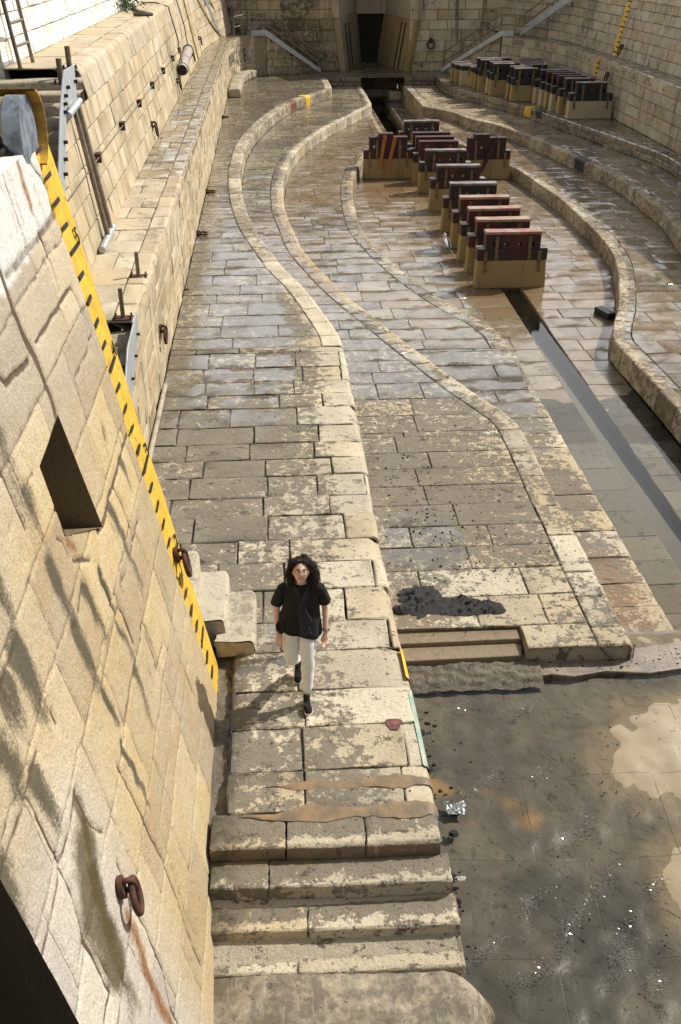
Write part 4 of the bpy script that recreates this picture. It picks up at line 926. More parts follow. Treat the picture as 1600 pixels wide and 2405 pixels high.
m = MB(); m.add([bx(-4, ZTOP), bx(2.25, ZTOP), bx(2.25, ZTOP, -.75), bx(BY0, ZTOP, -.75), bx(BY0, ZTOP), bx(BY1, ZTOP), bx(BY2, ZTOP, xe), (-4.2, BY2, ZTOP), (-4.2, -4, ZTOP)], [tuple(range(9))[::-1]])
m.build('wall_top', M['white'], bw)
# black dashes of the draught scale, every 0.2 m, with a numeral at each metre
tk = MB(); k = 0; z = 5.36
while z > .1:
    big = (k % 5 == 4); y0 = BY1 + .012; wd = .20 if not big else .36; h = .019
    q = lambda y, zz: (BA - BB * zz - (y - BY1) * .005 + .016, y, zz)
    j = [random.uniform(-.012, .012) for _ in range(4)]
    tk = MB(); tk.add([q(y0, z - h + j[0]), q(y0 + wd + j[1], z - h), q(y0 + wd + j[2], z + h), q(y0, z + h + j[3])], [(0, 1, 2, 3)]); z -= .2; k += 1
    tk.build('scale_mark', M['black'], yb)
def text_mesh(txt, size, mat, name, M4, parent=None, extrude=.004, font_shear=0.0):
    cu = bpy.data.curves.new('txt', 'FONT'); cu.body = txt; cu.size = size; cu.extrude = extrude; cu.align_x = 'CENTER'; cu.shear = font_shear
    o = bpy.data.objects.new('txt', cu); C.objects.link(o); dg = bpy.context.evaluated_depsgraph_get(); me = bpy.data.meshes.new_from_object(o.evaluated_get(dg))
    bpy.data.objects.remove(o); me.transform(M4); return link(name, me, mat, parent)
for zz, t_ in ((4.55, '5'), (3.55, '4'), (2.55, '3'), (1.55, '2')):
    Mx = Matrix(((-.005, -BB, 1, BA - BB * zz - .36 * .005 + .018), (1, 0, 0, BY1 + .38), (0, 1, 0, zz), (0, 0, 0, 1)))
    text_mesh(t_, .20, M['black'], 'numeral', Mx, yb)

# ------------------------------------------------------------------ right side walls and ledges
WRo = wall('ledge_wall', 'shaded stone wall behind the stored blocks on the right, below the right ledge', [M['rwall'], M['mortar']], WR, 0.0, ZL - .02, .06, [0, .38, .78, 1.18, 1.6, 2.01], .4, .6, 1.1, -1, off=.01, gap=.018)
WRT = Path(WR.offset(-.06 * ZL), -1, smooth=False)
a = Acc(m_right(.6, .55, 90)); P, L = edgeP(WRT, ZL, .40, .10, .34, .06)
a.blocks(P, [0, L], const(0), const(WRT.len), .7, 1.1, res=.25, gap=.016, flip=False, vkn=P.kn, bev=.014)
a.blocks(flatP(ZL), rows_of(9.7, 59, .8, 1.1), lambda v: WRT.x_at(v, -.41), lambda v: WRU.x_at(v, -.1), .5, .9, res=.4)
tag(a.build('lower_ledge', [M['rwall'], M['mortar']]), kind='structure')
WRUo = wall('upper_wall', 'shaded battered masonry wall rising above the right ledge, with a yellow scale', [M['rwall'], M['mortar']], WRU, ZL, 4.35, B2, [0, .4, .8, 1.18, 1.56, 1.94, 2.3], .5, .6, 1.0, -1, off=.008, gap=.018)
WRE = Path(WRU.offset(-B2 * 2.3), -1, smooth=False)
a = Acc(lambda x, y, z, K: K); P, L = edgeP(WRE, 4.66, .5, .16, .36, B2)
a.blocks(P, [0, L], const(0), const(WRE.len), .6, 1.0, res=.25, gap=.016, vkn=P.kn, bev=.016)
a.blocks(flatP(4.66), rows_of(9.7, 61, .9, 1.3), lambda v: WRE.x_at(v, -.51), const(17.4), .7, 1.2, res=.5)
tag(a.build('upper_ledge', [M['capstone'], M['palemortar']]), kind='structure')
W3R = Path([(17.3, 9.7), (17.3, 40), (17.0, 64)], -1)
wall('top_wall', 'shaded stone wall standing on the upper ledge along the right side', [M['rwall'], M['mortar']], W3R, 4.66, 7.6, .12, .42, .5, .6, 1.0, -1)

# ------------------------------------------------------------------ wall at the head of the dock, with the gate recess
def m_far(x, y, z, K):
    K[:, 1] = .46 + .16 * sstep(-x, -4, -1) ; K[:, 3] = .75 * sstep(-x, -4.6, -2.6) * sstep(x, .2, 2.0) * sstep(-z, -3.4, -2.2); K[:, 0] = .35 * sstep(-z, -.6, -.1); return K
M['farwall2'] = stone('black_stained_wall_stone', light=(.50, .43, .30), mid=(.35, .295, .20), dirt=(.05, .042, .03), dscale=1.4, dbias=-.04, dmax=.75, streak=.9, speck=.3, bump=.45, large=.7)
PFL = Path([(-6, 61.2), (4.05, 61.2)], 1, smooth=False); PFR = Path([(7.85, 60.9), (18, 60.9)], 1, smooth=False)
wall('head_wall', 'dark water stained stone wall at the head of the dock, left of the gate recess', [M['farwall2'], M['mortar']], PFL, 0, 8.4, .02, .42, .56, .8, 1.6, 1, m_far, off=.012, gap=.022, res=.5)
wall('head_wall', 'stained stone wall at the head of the dock, right of the gate recess', [M['farwall'], M['mortar']], PFR, 0, 8.4, .02, .42, .56, .8, 1.6, 1, lambda x, y, z, K: K, off=.012, gap=.022, res=.5)
rec = empty('gate_recess', (6, 62, 0), 'tall narrow recess with leaning stained piers in the middle of the head wall', 'gate recess')
gm = stone('recess_concrete', light=(.46, .41, .30), mid=(.34, .29, .19), ochre=(.42, .26, .08), dirt=(.055, .048, .035), dscale=1.3, dbias=.0, dmax=.8, streak=.7, speck=.2, bump=.3, large=.4, grain=.15)
gy = stone('ochre_stained_pier', light=(.50, .42, .26), mid=(.37, .28, .14), ochre=(.45, .27, .07), dirt=(.08, .065, .04), dscale=1.6, dbias=.0, dmax=.6, streak=.55, speck=.2, bump=.3, large=.3, grain=.15)
gd = stone('black_recess_stone', light=(.06, .052, .04), mid=(.035, .03, .022), dirt=(.015, .013, .01), streak=.5, speck=.2, bump=.4)  # recess back coloured nearly black
def pier(name, lo, hi, z0, z1, mat):
    m = MB(); n = len(lo); m.add([(x, y, z0) for x, y in lo] + [(x, y, z1) for x, y in hi], [(i, (i + 1) % n, (i + 1) % n + n, i + n) for i in range(n)] + [tuple(range(n, 2 * n))]); keep(m.build(name, mat, bevel=.03), rec)
# left pier (two faces, leaning outward) and its upper block; right pier the same
pier('pier', [(3.98, 60.98), (4.29, 60.75), (4.98, 63.3), (5.60, 65.7), (3.98, 65.7)], [(3.64, 60.98), (3.94, 60.75), (4.66, 63.3), (5.34, 65.7), (3.64, 65.7)], 0, 2.75, gm)
pier('pier_head', [(3.58, 60.93), (3.90, 60.68), (4.66, 63.25), (5.36, 65.7), (3.58, 65.7)], [(3.4, 60.93), (3.72, 60.68), (4.5, 63.25), (5.3, 65.7), (3.4, 65.7)], 2.75, 8.3, M['rwall'])
pier('pier', [(7.78, 60.58), (8.02, 60.83), (8.02, 65.7), (6.50, 65.7), (7.06, 63.3)], [(8.2, 60.58), (8.45, 60.83), (8.45, 65.7), (6.86, 65.7), (7.5, 63.3)], 0, 2.6, gy)
pier('pier_head', [(8.22, 60.52), (8.5, 60.8), (8.5, 65.7), (6.84, 65.7), (7.48, 63.25)], [(8.5, 60.52), (8.8, 60.8), (8.8, 65.7), (6.95, 65.7), (7.6, 63.25)], 2.6, 8.3, M['rwall'])
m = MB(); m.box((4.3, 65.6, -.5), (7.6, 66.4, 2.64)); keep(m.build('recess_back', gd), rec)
m = MB(); m.box((4.3, 65.35, 2.64), (7.6, 66.4, 8.3)); keep(m.build('lintel', M['rwall']), rec)
# splashboards: long timbers standing against the piers
for x, y, tx in ((4.62, 61.75, -.30), (4.86, 62.6, -.28), (7.36, 62.0, .40), (7.2, 62.6, .42)):
    m = MB(); m.hexa([(x - .03, y - .05, 0), (x + .03, y - .05, 0), (x + .03, y, 0), (x - .03, y, 0), (x + tx - .03, y - .05, 2.4), (x + tx + .03, y - .05, 2.4), (x + tx + .03, y, 2.4), (x + tx - .03, y, 2.4)]); keep(m.build('guide_rail', M['dark_iron']), rec)

# quays and ground round the dock
def slab(name, x0, x1, y0, y1, z, mat):
    m = MB(); m.box((x0, y0, z - .3), (x1, y1, z)); return tag(m.build(name, mat), kind='structure')
quaym = stone('quay_paving', light=(.48, .43, .34), mid=(.38, .33, .26), dscale=1.5, speck=.2, bump=.3)
slab('quay', -900, -5.02, -900, 1200, 8.16, quaym); slab('quay', 17.7, 900, -900, 1200, 7.56, quaym); slab('quay', -5.0, 17.68, 66.5, 1200, 8.3, quaym)
slab('quay', -5.0, 3.6, 61.62, 66.48, 8.28, quaym); slab('quay', 8.75, 17.6, 61.4, 66.48, 8.28, quaym)
slab('ground', -1500, 1500, -1500, 1500, -2.3, M['lowfloor'])
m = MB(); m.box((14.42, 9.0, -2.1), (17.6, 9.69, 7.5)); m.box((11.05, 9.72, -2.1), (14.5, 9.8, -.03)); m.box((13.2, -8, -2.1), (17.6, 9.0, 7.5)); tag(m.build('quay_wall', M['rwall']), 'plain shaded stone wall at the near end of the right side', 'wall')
m = MB(); m.box((-12, -8, -2.1), (-4.25, 8.6, 8.1)); tag(m.build('quay_wall', M['white']), 'plain pale stone mass behind the near battered wall', 'wall')

# ------------------------------------------------------------------ keel blocks
def holed_panel(x0, x1, z0, z1, y0, y1, holes):
    """a plank with square holes cut right through"""
    m = MB(); xs = sorted({x0, x1} | {v for h in holes for v in h[:2]}); zs = sorted({z0, z1} | {v for h in holes for v in h[2:]})
    ish = lambda a, b: any(h[0] <= a < h[1] and h[2] <= b < h[3] for h in holes)
    for i in range(len(xs) - 1):
        for j in range(len(zs) - 1):
            a, b, c, d = xs[i], xs[i + 1], zs[j], zs[j + 1]
            if ish((a + b) / 2, (c + d) / 2): continue
            m.add([(a, y0, c), (b, y0, c), (b, y0, d), (a, y0, d)], [(0, 1, 2, 3)]); m.add([(a, y1, c), (b, y1, c), (b, y1, d), (a, y1, d)], [(3, 2, 1, 0)])
    for (a, b, c, d) in holes + [(x0, x1, z0, z1)]:
        inv = (a, b, c, d) == (x0, x1, z0, z1)
        fs = [(0, 1, 2, 3), (4, 5, 6, 7), (8, 9, 10, 11), (12, 13, 14, 15)]
        vs = [(a, y0, c), (b, y0, c), (b, y1, c), (a, y1, c), (a, y1, d), (b, y1, d), (b, y0, d), (a, y0, d), (a, y0, d), (a, y0, c), (a, y1, c), (a, y1, d), (b, y1, d), (b, y1, c), (b, y0, c), (b, y0, d)]
        if inv: fs = [f[::-1] for f in fs]
        m.add(vs, fs)
    return m
def block(name, label, cat, loc, group, W=1.87, body='conc', mid='tim_dark', up='tim_dark', top='tim_top', Wu=None, h=(.72, 1.02, 1.38, 1.44), D=.38, sh=None, hole=True, straps=True, cant=0.0):
    """origin at the front left bottom corner: tapered concrete body, timber shoulders, timber upright with holes, sawn cap"""
    t = empty(name, loc, label, cat, group); 
    h0, h1, h2, h3 = h; s0 = sh if sh is not None else .22; Wu = Wu or (W - 2 * s0); x0 = s0
    tp = .03
    m = MB(); m.hexa([(0, 0, 0), (W, 0, 0), (W, D, 0), (0, D, 0), (tp, tp * .7, h0), (W - tp, tp * .7, h0), (W - tp, D - tp, h0), (tp, D - tp, h0)])
    o = m.build('body', M[body], t, bevel=.018)
    m = MB(); m.box((tp - .012, tp * .7 - .012, h0 + .002), (W - tp + .012, D - tp + .012, h1)); m.build('shoulder', M[mid], t, bevel=.012)
    for xa, xb in ((tp - .008, x0 - .004), (x0 + Wu + .004, W - tp + .008)):
        m = MB(); m.box((xa, tp * .7 - .008, h1), (xb, D - tp + .008, h1 + .012)); m.build('shoulder_top', M['tim_topdark'], t)
    yq0, yq1 = tp * .7 + .004, D - tp - .02
    hs = []
    if hole:
        cx = x0 + Wu / 2
        for dx in (-.18, .18): hs.append((cx + dx - .055, cx + dx + .055, h1 + .06, h1 + .16))
        for dx in (-.52, .52):
            if Wu > 1.2: hs.append((cx + dx - .03, cx + dx + .03, h1 + .05, h1 + .17))
    holed_panel(x0, x0 + Wu, h1 + .002, h2, yq0, yq1, hs).build('upright', M[up], t)
    m = MB(); m.box((x0 - .012, yq0 - .012, h2 + .001), (x0 + Wu + .012, yq1 + .012, h3)); m.build('cap', M[top], t, bevel=.008)
    if straps:
        for xx, za, zb_ in ((x0 + Wu * .2, h1 - .28, h2 - .04), (x0 + Wu * .8, h1 - .28, h2 - .04), (tp + .2, h0 - .3, h1 - .06), (W - tp - .2, h0 - .3, h1 - .06)):
            m = MB(); yb_ = -.022 if zb_ > h1 or za < h0 else 0
            m.box((xx - .042, -.026 if za >= h0 else -.028, za), (xx + .042, -.004, zb_))
            s = m.build('strap', M['strap'], t, bevel=.004)
            if cat == 'keel block':
                for q in (.08, .5, .92):
                    m = MB(); zc = za + (zb_ - za) * q; m.tube([(xx, -.028, zc), (xx, -.045, zc)], .016, 8); m.build('bolt', M['dark_iron'], s)
    return t
KX = 5.20
ks = [(25.30, 'tim_dark', 'tim_red', 'tim_top', 'nearest keel block, pale sawn top stained pink, standing over the open gutter'),
      (26.58, 'tim_red', 'tim_red', 'tim_top', 'second keel block from the near end of the central row, light timber top'),
      (27.80, 'tim_dark', 'tim_red', 'tim_top', 'third keel block from the near end of the central row, level with the gull'),
      (29.18, 'tim_dark', 'tim_red', 'tim_top', 'fourth keel block from the near end, red edged top, just beyond the gull'),
      (31.00, 'tim_dark', 'tim_black', 'tim_topdark', 'keel block with an all black upright and pale scuffed corner, fifth from the near end'),
      (33.70, 'tim_dark', 'tim_red', 'tim_topdark', 'keel block with a pinkish top standing apart, sixth from the near end of the row'),
      (36.40, 'tim_dark', 'tim_dark', 'tim_topdark', 'dark keel block with two see-through holes, seventh from the near end of the row'),
      (38.08, 'tim_dark', 'tim_red', 'tim_red', 'keel block with red upright between the propped side blocks, eighth from the near end'),
      (39.02, 'tim_black', 'tim_red', 'tim_red', 'red topped keel block, third from the far end of the central row'),
      (39.92, 'tim_black', 'tim_red', 'tim_red', 'red topped keel block, second from the far end of the central row'),
      (42.68, 'tim_black', 'tim_black', 'tim_topdark', 'black keel block at the far end of the central row, nearest the pit')]
for y, md, up_, tp_, lb in ks:
    zf = float(zfloor(np.array(6.0), np.array(y)))
    block('keel_block', lb, 'keel block', (KX, y, zf), 'keel blocks down the middle of the dock', mid=md, up=up_, top=tp_, h=(.73, 1.03, 1.40, 1.47))
def bilge(loc, label, mir):
    t = block('bilge_block', label, 'dock block', loc, 'propped side blocks on the dock floor', mid='tim_dark', up='tim_dark', top='tim_red', h=(.73, 1.03, 1.44, 1.5))
    x0 = .56 if not mir else .46
    m = MB(); m.box((x0, .02, 1.502), (x0 + .56, .40, 1.62)); m.build('packing', M['tim_red'], t, bevel=.01)
    return t
zf = -1.30
bl = bilge((3.42, 38.85, zf), 'left side block on the dock floor with two orange timbers leaning on it', False)
br_ = bilge((7.07, 38.45, zf), 'right side block on the dock floor with one dark red timber across its face', True)
def plank(name, label, a, b, w_, t_, mat, group=None):
    a = Vector(a); b = Vector(b); d = (b - a).normalized(); n = Vector((0, -1, 0)); n = (n - d * n.dot(d)).normalized(); s_ = d.cross(n)
    m = MB(); c = [a - s_ * w_, a + s_ * w_, a + s_ * w_ + n * t_, a - s_ * w_ + n * t_]; m.hexa([*c, *[p + (b - a) for p in c]])
    return tag(m.build(name, mat, bevel=.008), label, 'timber', group)
bx0 = 3.42
plank('timber', 'left one of two orange timbers leaning on the left side block', (4.00, 38.70, -.93), (4.22, 38.83, .26), .065, .06, M['tim_orange'], 'timbers leaning on the side blocks')
plank('timber', 'right one of two orange timbers leaning on the left side block', (4.30, 38.70, -1.0), (4.60, 38.83, .22), .065, .06, M['tim_orange'], 'timbers leaning on the side blocks')
plank('timber', 'dark red timber leaning across the face of the right side block', (7.78, 38.30, -.98), (8.36, 38.43, .22), .07, .06, M['tim_red'], 'timbers leaning on the side blocks')

# stored blocks on the right terrace
GB = 'spare dock blocks stored on the right terrace'
HB = (.70, .99, 1.38, 1.42)
st = [  # x, y, width, upright left inset, kind
    (12.42, 43.75, 1.86, .30, 'conc2', 'tim_black', 'tim_topdark', 'nearest stored block with a pale grey body, close against the right wall'),
    (12.36, 45.10, 1.75, .26, 'conc', 'tim_black', 'tim_topdark', 'stored block directly behind the nearest one, black upright'),
    (12.22, 45.88, 1.75, .26, 'conc2', 'tim_dark', 'tim_red', 'stored block with a reddish top, third from the near end of the long row'),
    (12.18, 46.62, 1.75, .26, 'conc', 'tim_red', 'tim_red', 'stored block with a red upright, fourth from the near end of the long row'),
    (12.10, 47.30, 1.75, .26, 'conc2', 'tim_red', 'tim_red', 'stored block with a red upright, fifth from the near end of the long row'),
    (12.02, 48.10, 1.75, .26, 'conc2', 'tim_black', 'tim_topdark', 'stored block with a black upright, last of the long row'),
    (11.10, 48.80, 1.30, .12, 'conc', 'tim_black', 'tim_topdark', 'stored narrow block with an ochre body at the terrace edge, beside the yellow kerb mark'),
    (11.08, 49.55, 1.25, .12, 'conc', 'tim_black', 'tim_topdark', 'stored narrow block half hidden behind the one by the yellow kerb mark'),
    (10.50, 50.75, 1.24, .12, 'conc', 'tim_black', 'tim_topdark', 'stored narrow block with a brown spotted body in the middle of the cluster'),
    (10.50, 51.50, 1.24, .12, 'conc2', 'tim_black', 'tim_topdark', 'stored narrow block just behind the brown spotted one'),
    (10.24, 52.35, 1.2, .10, 'conc', 'tim_black', 'tim_topdark', 'stored narrow block, third in the group at the terrace edge counted from the yellow mark'),
    (10.18, 53.10, 1.9, .12, 'conc', 'tim_black', 'tim_topdark', 'stored wide block with the long black cap at the far end of the tall ones'),
    (11.70, 50.30, 1.5, .12, 'conc2', 'tim_black', 'tim_topdark', 'stored block in the back row near the wall, nearest of that row'),
    (11.72, 51.15, 1.5, .12, 'conc2', 'tim_dark', 'tim_topdark', 'stored block in the back row near the wall, second of that row'),
    (11.9, 51.95, 1.5, .12, 'conc2', 'tim_black', 'tim_topdark', 'stored block in the back row near the wall, third of that row'),
    (12.2, 52.75, 1.3, .12, 'conc2', 'tim_black', 'tim_topdark', 'stored block in the back row near the wall, farthest of that row')]
for x, y, W_, ins, bd, up_, tp_, lb in st:
    block('dock_block', lb, 'dock block', (x, y, .005), GB, W=W_, body=bd, mid='tim_black', up=up_, top=tp_, sh=ins, h=HB, D=.42)
for x, y, W_, bd, lb in [(9.50, 55.95, .95, 'conc', 'low stored block with flat black top, farthest from the camera'), (9.55, 55.15, .85, 'conc', 'low stored block with flat black top, second farthest'), (9.72, 54.55, .85, 'conc2', 'low stored block with a mottled cream body and flat black top'), (10.16, 53.85, .6, 'conc', 'low slim stored block beside the tall ones at the far end')]:
    t = empty('dock_block', (x, y, .005), lb, 'dock block', 'low spare blocks at the far end')
    m = MB(); m.hexa([(0, 0, 0), (W_, 0, 0), (W_, .42, 0), (0, .42, 0), (.03, .02, .70), (W_ - .03, .02, .70), (W_ - .03, .40, .70), (.03, .40, .70)]); m.build('body', M[bd], t, bevel=.018)
    m = MB(); m.box((.02, .01, .702), (W_ - .02, .41, .88)); m.build('shoulder', M['tim_black'], t, bevel=.012)
    m = MB(); m.box((-.02, -.02, .882), (W_ + .02, .43, .95)); m.build('cap', M['tim_topdark'], t, bevel=.008)
    m = MB(); m.box((W_ * .5 - .04, -.01, .45), (W_ * .5 + .04, .008, .85)); m.build('strap', M['strap'], t)

# ------------------------------------------------------------------ steelwork: stringers, railings, ladders, pipes, posts
def plate(name, label, pts, thick, nrm, mat=None, group=None):
    n = Vector(nrm).normalized() * thick; m = MB(); k = len(pts); vs = [Vector(p) for p in pts]
    m.add([*vs, *[p + n for p in vs]], [tuple(range(k)), tuple(range(k, 2 * k))[::-1]] + [(i, i + k, (i + 1) % k + k, (i + 1) % k) for i in range(k)])
    return tag(m.build(name, mat or M['steel'], bevel=.006), label, 'steel plate', group)
def bolts(parent, pts, d, r=.02):
    d = Vector(d)
    for p in pts: m = MB(); m.tube([Vector(p), Vector(p) + d], r, 6); m.build('bolt', M['dark_iron'], parent)
# head of dock, left stair
def head_stair(foot, top, label, srail):
    """stone flight against the head wall; foot and top are points on its front face"""
    f, t = Vector(foot), Vector(top); n = 13; back = Vector((0, 1.25, 0)) 
    e = empty('stair', foot, label, 'stairs')
    a = Acc(m_far); L_ = (t - f).xy.length; d2 = (t - f).xy / L_
    p = Path([(f.x, f.y), (t.x, t.y)] if d2.x < 0 else [(f.x, f.y), (t.x, t.y)], 1, smooth=False)
    side = 1
    if d2.x < 0: p = Path([(t.x, t.y), (f.x, f.y)], 1, smooth=False); u0 = const(0); u1 = lambda v: L_ * (1 - v / f_z(t))
    else: u0 = lambda v: L_ * (v / f_z(t)); u1 = const(L_)
    a.blocks(wallP(p, 0, 0), [0, .4, .8, 1.2, 1.6, 2.0], u0, u1, .5, .9, res=.3, gap=.02, flip=False)
    keep(a.build('side_wall', [M['rwall'], M['mortar']]), e)
    m = MB()
    for k in range(n):
        q = f + (t - f) * (k / n); q2 = f + (t - f) * ((k + 1) / n); zt = t.z * (k + 1) / n
        m.hexa([(q.x, q.y + .03, 0), (q2.x, q2.y + .03, 0), (q2.x, 61.1, 0), (q.x, 61.1, 0), (q.x, q.y + .03, zt), (q2.x, q2.y + .03, zt), (q2.x, 61.1, zt), (q.x, 61.1, zt)])
    keep(m.build('tread', M['rwall']), e)
    return e
def f_z(t): return t.z
head_stair((2.80, 60.2, 0), (-.12, 59.55, 2.03), 'stone stair climbing left along the head wall to the left ledge', 1)
head_stair((9.65, 60.1, 0), (12.45, 58.2, 2.03), 'stone stair climbing right along the head wall to the right ledge', -1)
plate('stringer_plate', 'sloping grey steel plate on the side of the left head stair', [(2.85, 60.12, 0.02), (2.85, 60.12, .24), (-.10, 59.45, 2.26), (-.9, 59.1, 2.26), (-.9, 59.1, 1.98), (-.16, 59.4, 1.98)], .03, (.1, -1, 0))
plate('stringer_plate', 'sloping grey steel plate on the side of the right head stair', [(9.60, 60.02, .02), (12.42, 58.1, 1.98), (13.0, 57.75, 1.98), (13.0, 57.75, 2.26), (12.4, 58.1, 2.26), (9.60, 60.02, .24)], .03, (-.3, -1, 0))
def rail(name, label, lines, posts, r=.03, group=None):
    m = MB()
    t = empty(name, posts[0][0], label, 'railing', group)
    for l in lines: 
        m = MB(); m.tube(l, r, 8); keep(m.build('rail', M['rail']), t)
    for a, b in posts:
        m = MB(); m.tube([a, b], r, 8); keep(m.build('post', M['rail']), t)
    return t
V = Vector
up = V((0, 0, 1.0)); mid = V((0, 0, .52))
l1, l2, l3 = V((-1.75, 57.3, 2.03)), V((-1.35, 58.6, 2.03)), V((-.35, 59.35, 2.03)); s0_, s1_ = V((-.15, 59.5, 2.05)), V((2.75, 60.15, .05))
rail('railing', 'steel railing round the left landing and down the left head stair', [[l1 + up, l2 + up, l3 + up, s0_ + up, s1_ + up], [l1 + mid, l2 + mid, l3 + mid], [s0_ + mid, s1_ + mid]],
     [(l1, l1 + up), (l2, l2 + up), (l3, l3 + up), (s0_, s0_ + up), ((s0_ + s1_) / 2, (s0_ + s1_) / 2 + up), (s1_, s1_ + up)])
b0_, b1_ = s0_ + V((-.3, 1.1, 0)), s1_ + V((0, .95, 0))
rail('handrail', 'steel handrail on the wall side of the left stair at the head of the dock', [[b0_ + up * .9, b1_ + up * .9], [b0_ + mid, b1_ + mid]], [(b0_, b0_ + up * .9), ((b0_ + b1_) / 2, (b0_ + b1_) / 2 + up * .9), (b1_, b1_ + up * .9)])
r0, r1, r2, r3 = V((9.7, 60.05, .05)), V((12.4, 58.15, 2.05)), V((13.05, 57.65, 2.03)), V((14.2, 55.3, 2.03))
rail('railing', 'steel railing up the right head stair and along the right landing', [[r0 + up, r1 + up, r2 + up, r3 + up], [r0 + mid, r1 + mid, r2 + mid, r3 + mid]],
     [(r0, r0 + up), ((r0 * 2 + r1) / 3, (r0 * 2 + r1) / 3 + up), ((r0 + r1 * 2) / 3, (r0 + r1 * 2) / 3 + up), (r1, r1 + up), (r2, r2 + up), (r3, r3 + up)])
# upper stairs plates at both far corners, with rails
plate('stringer_plate', 'long grey steel plate falling across the upper wall at the far left corner', [(-2.45, 57.0, 2.08), (-2.5, 56.8, 2.4), (-3.12, 53.0, 4.75), (-3.12, 53.0, 4.40)], .04, (1, 0, .2))
ra, rb = V((-2.6, 57.6, 2.1)), V((-3.5, 52.6, 4.7))
rail('railing', 'steel handrail above the grey plate at the far left corner', [[ra + up, rb + up], [ra + mid, rb + mid]], [(ra, ra + up), ((ra + rb) / 2, (ra + rb) / 2 + up), (rb, rb + up)])
plate('stringer_plate', 'long grey steel plate rising across the upper wall at the far right corner', [(13.3, 57.3, 2.05), (15.2, 52.5, 4.4), (15.2, 52.5, 4.75), (13.3, 57.3, 2.42)], .04, (-1, -.3, .2))
ra, rb = V((13.5, 57.5, 2.1)), V((15.5, 52.6, 4.7))
rail('railing', 'steel handrail above the grey plate at the far right corner', [[ra + up, rb + up], [ra + mid, rb + mid]], [(ra, ra + up), ((ra + rb) / 2, (ra + rb) / 2 + up), (rb, rb + up)])
# near left: long grey stringer on the upper wall and a short one on the lower
def wx(y, z): return WU.x_at(np.array([y]))[0] - B2 * (z - ZL)
pl = plate('stringer_plate', 'long pale grey steel plate down the side of the near left stairs', [at_w(x, y, -3.0, B2, ZL) for x, y in [(147, 166), (171, 152), (178, 236), (153, 252), (150, 455), (133, 475), (139, 260)]], .03, (1, 0, .18))
bolts(pl, [at_w(x, y, -2.98, B2, ZL) for x, y in [(173, 192), (155, 206), (150, 226), (149, 245), (149, 264), (149, 335), (149, 375), (149, 410)]], (.07, 0, .01), .03)
pl = plate('stringer_plate', 'short grey steel plate at the lower ledge edge, half behind the yellow edge', [(-2.005, 13.78, 2.16), (-2.005, 13.65, 1.83), (-2.005, 10.4, .60), (-2.005, 10.4, .85), (-2.005, 12.6, 2.05)], .025, (1, 0, 0))
bolts(pl, [(-1.99, y, z) for y, z in [(13.5, 1.92), (13.1, 1.75), (12.6, 1.62), (12.0, 1.4)]], (.05, 0, 0), .022)
# posts with base plates
def post(loc, h, label, sq=False, r=.032):
    t = empty('post', loc, label, 'post', 'short steel posts with bolted base plates')
    m = MB(); m.tube([(0, 0, .012), (0, 0, h)], r, 12); m.build('tube', M['rail'], t)
    m = MB(); m.box((-.14, -.10, .001), (.14, .10, .014)); m.build('base_plate', M['rust'], t, bevel=.003)
    for sx in (-.11, .11):
        for sy in (-.07, .07): m = MB(); m.tube([(sx, sy, .014), (sx, sy, .06)], .014, 6); m.build('bolt', M['rust'], t)
    return t
post((-2.20, 15.85, ZL), .40, 'short steel post on the lower ledge, farthest of three')
post((-2.20, 13.86, ZL), .44, 'short steel post on the lower ledge at the head of the short grey plate')
post((-2.18, 12.75, 1.70), .30, 'short steel post stub nearest the yellow edge, beside the short grey plate', r=.045)
post((-3.72, 19.55, 4.45), .42, 'short rusty post on the top stair tread beside the long grey plate', r=.05)
post((-3.68, 20.3, ZU), .38, 'short rusty post at the edge of the upper ledge behind the grey plate', r=.05)
# twin pipes standing against the upper wall
t = empty('twin_pipes', (-3.0, 18.0, ZL), 'pair of long brown steel pipes leaning on the upper wall', 'pipes')
for dy in (0, .42):
    m = MB(); m.tube([(wx(17.95, 2.15) + .10, 17.95 + dy, 2.15), (wx(18.4, 4.2) + .10, 18.35 + dy, 4.2)], .045, 10); keep(m.build('pipe', M['rail']), t)
m = MB(); m.tube([(wx(18, 4.22) + .10, 17.75, 4.18), (wx(18, 4.22) + .10, 18.95, 4.24)], .06, 12); keep(m.build('crossbar', M['steel']), t)
m = MB(); m.tube([(wx(18, 2.15) + .10, 17.2, 2.10), (wx(18, 2.15) + .10, 18.6, 2.14)], .06, 12); keep(m.build('crossbar', M['steel']), t)
# ladder against the whitewashed wall
t = empty('ladder', (-4.3, 21.0, ZU), 'brown steel ladder standing against the whitewashed wall at the top left', 'ladder')
LA, LB = at_z(38, 160, ZU), at_z(68, 147, ZU); 
LT = V((-.36, .0, 3.0)); LA = LA + V((.08, 0, 0)); LB = LB + V((.08, 0, 0))
for a_ in (LA, LB):
    m = MB(); m.tube([a_, a_ + LT], .038, 10); keep(m.build('stile', M['rail']), t)
for k in range(8):
    q = .12 + k * .1285 * 1.0
    m = MB(); m.tube([LA + LT * q, LB + LT * q], .030, 8); keep(m.build('rung', M['rail']), t)

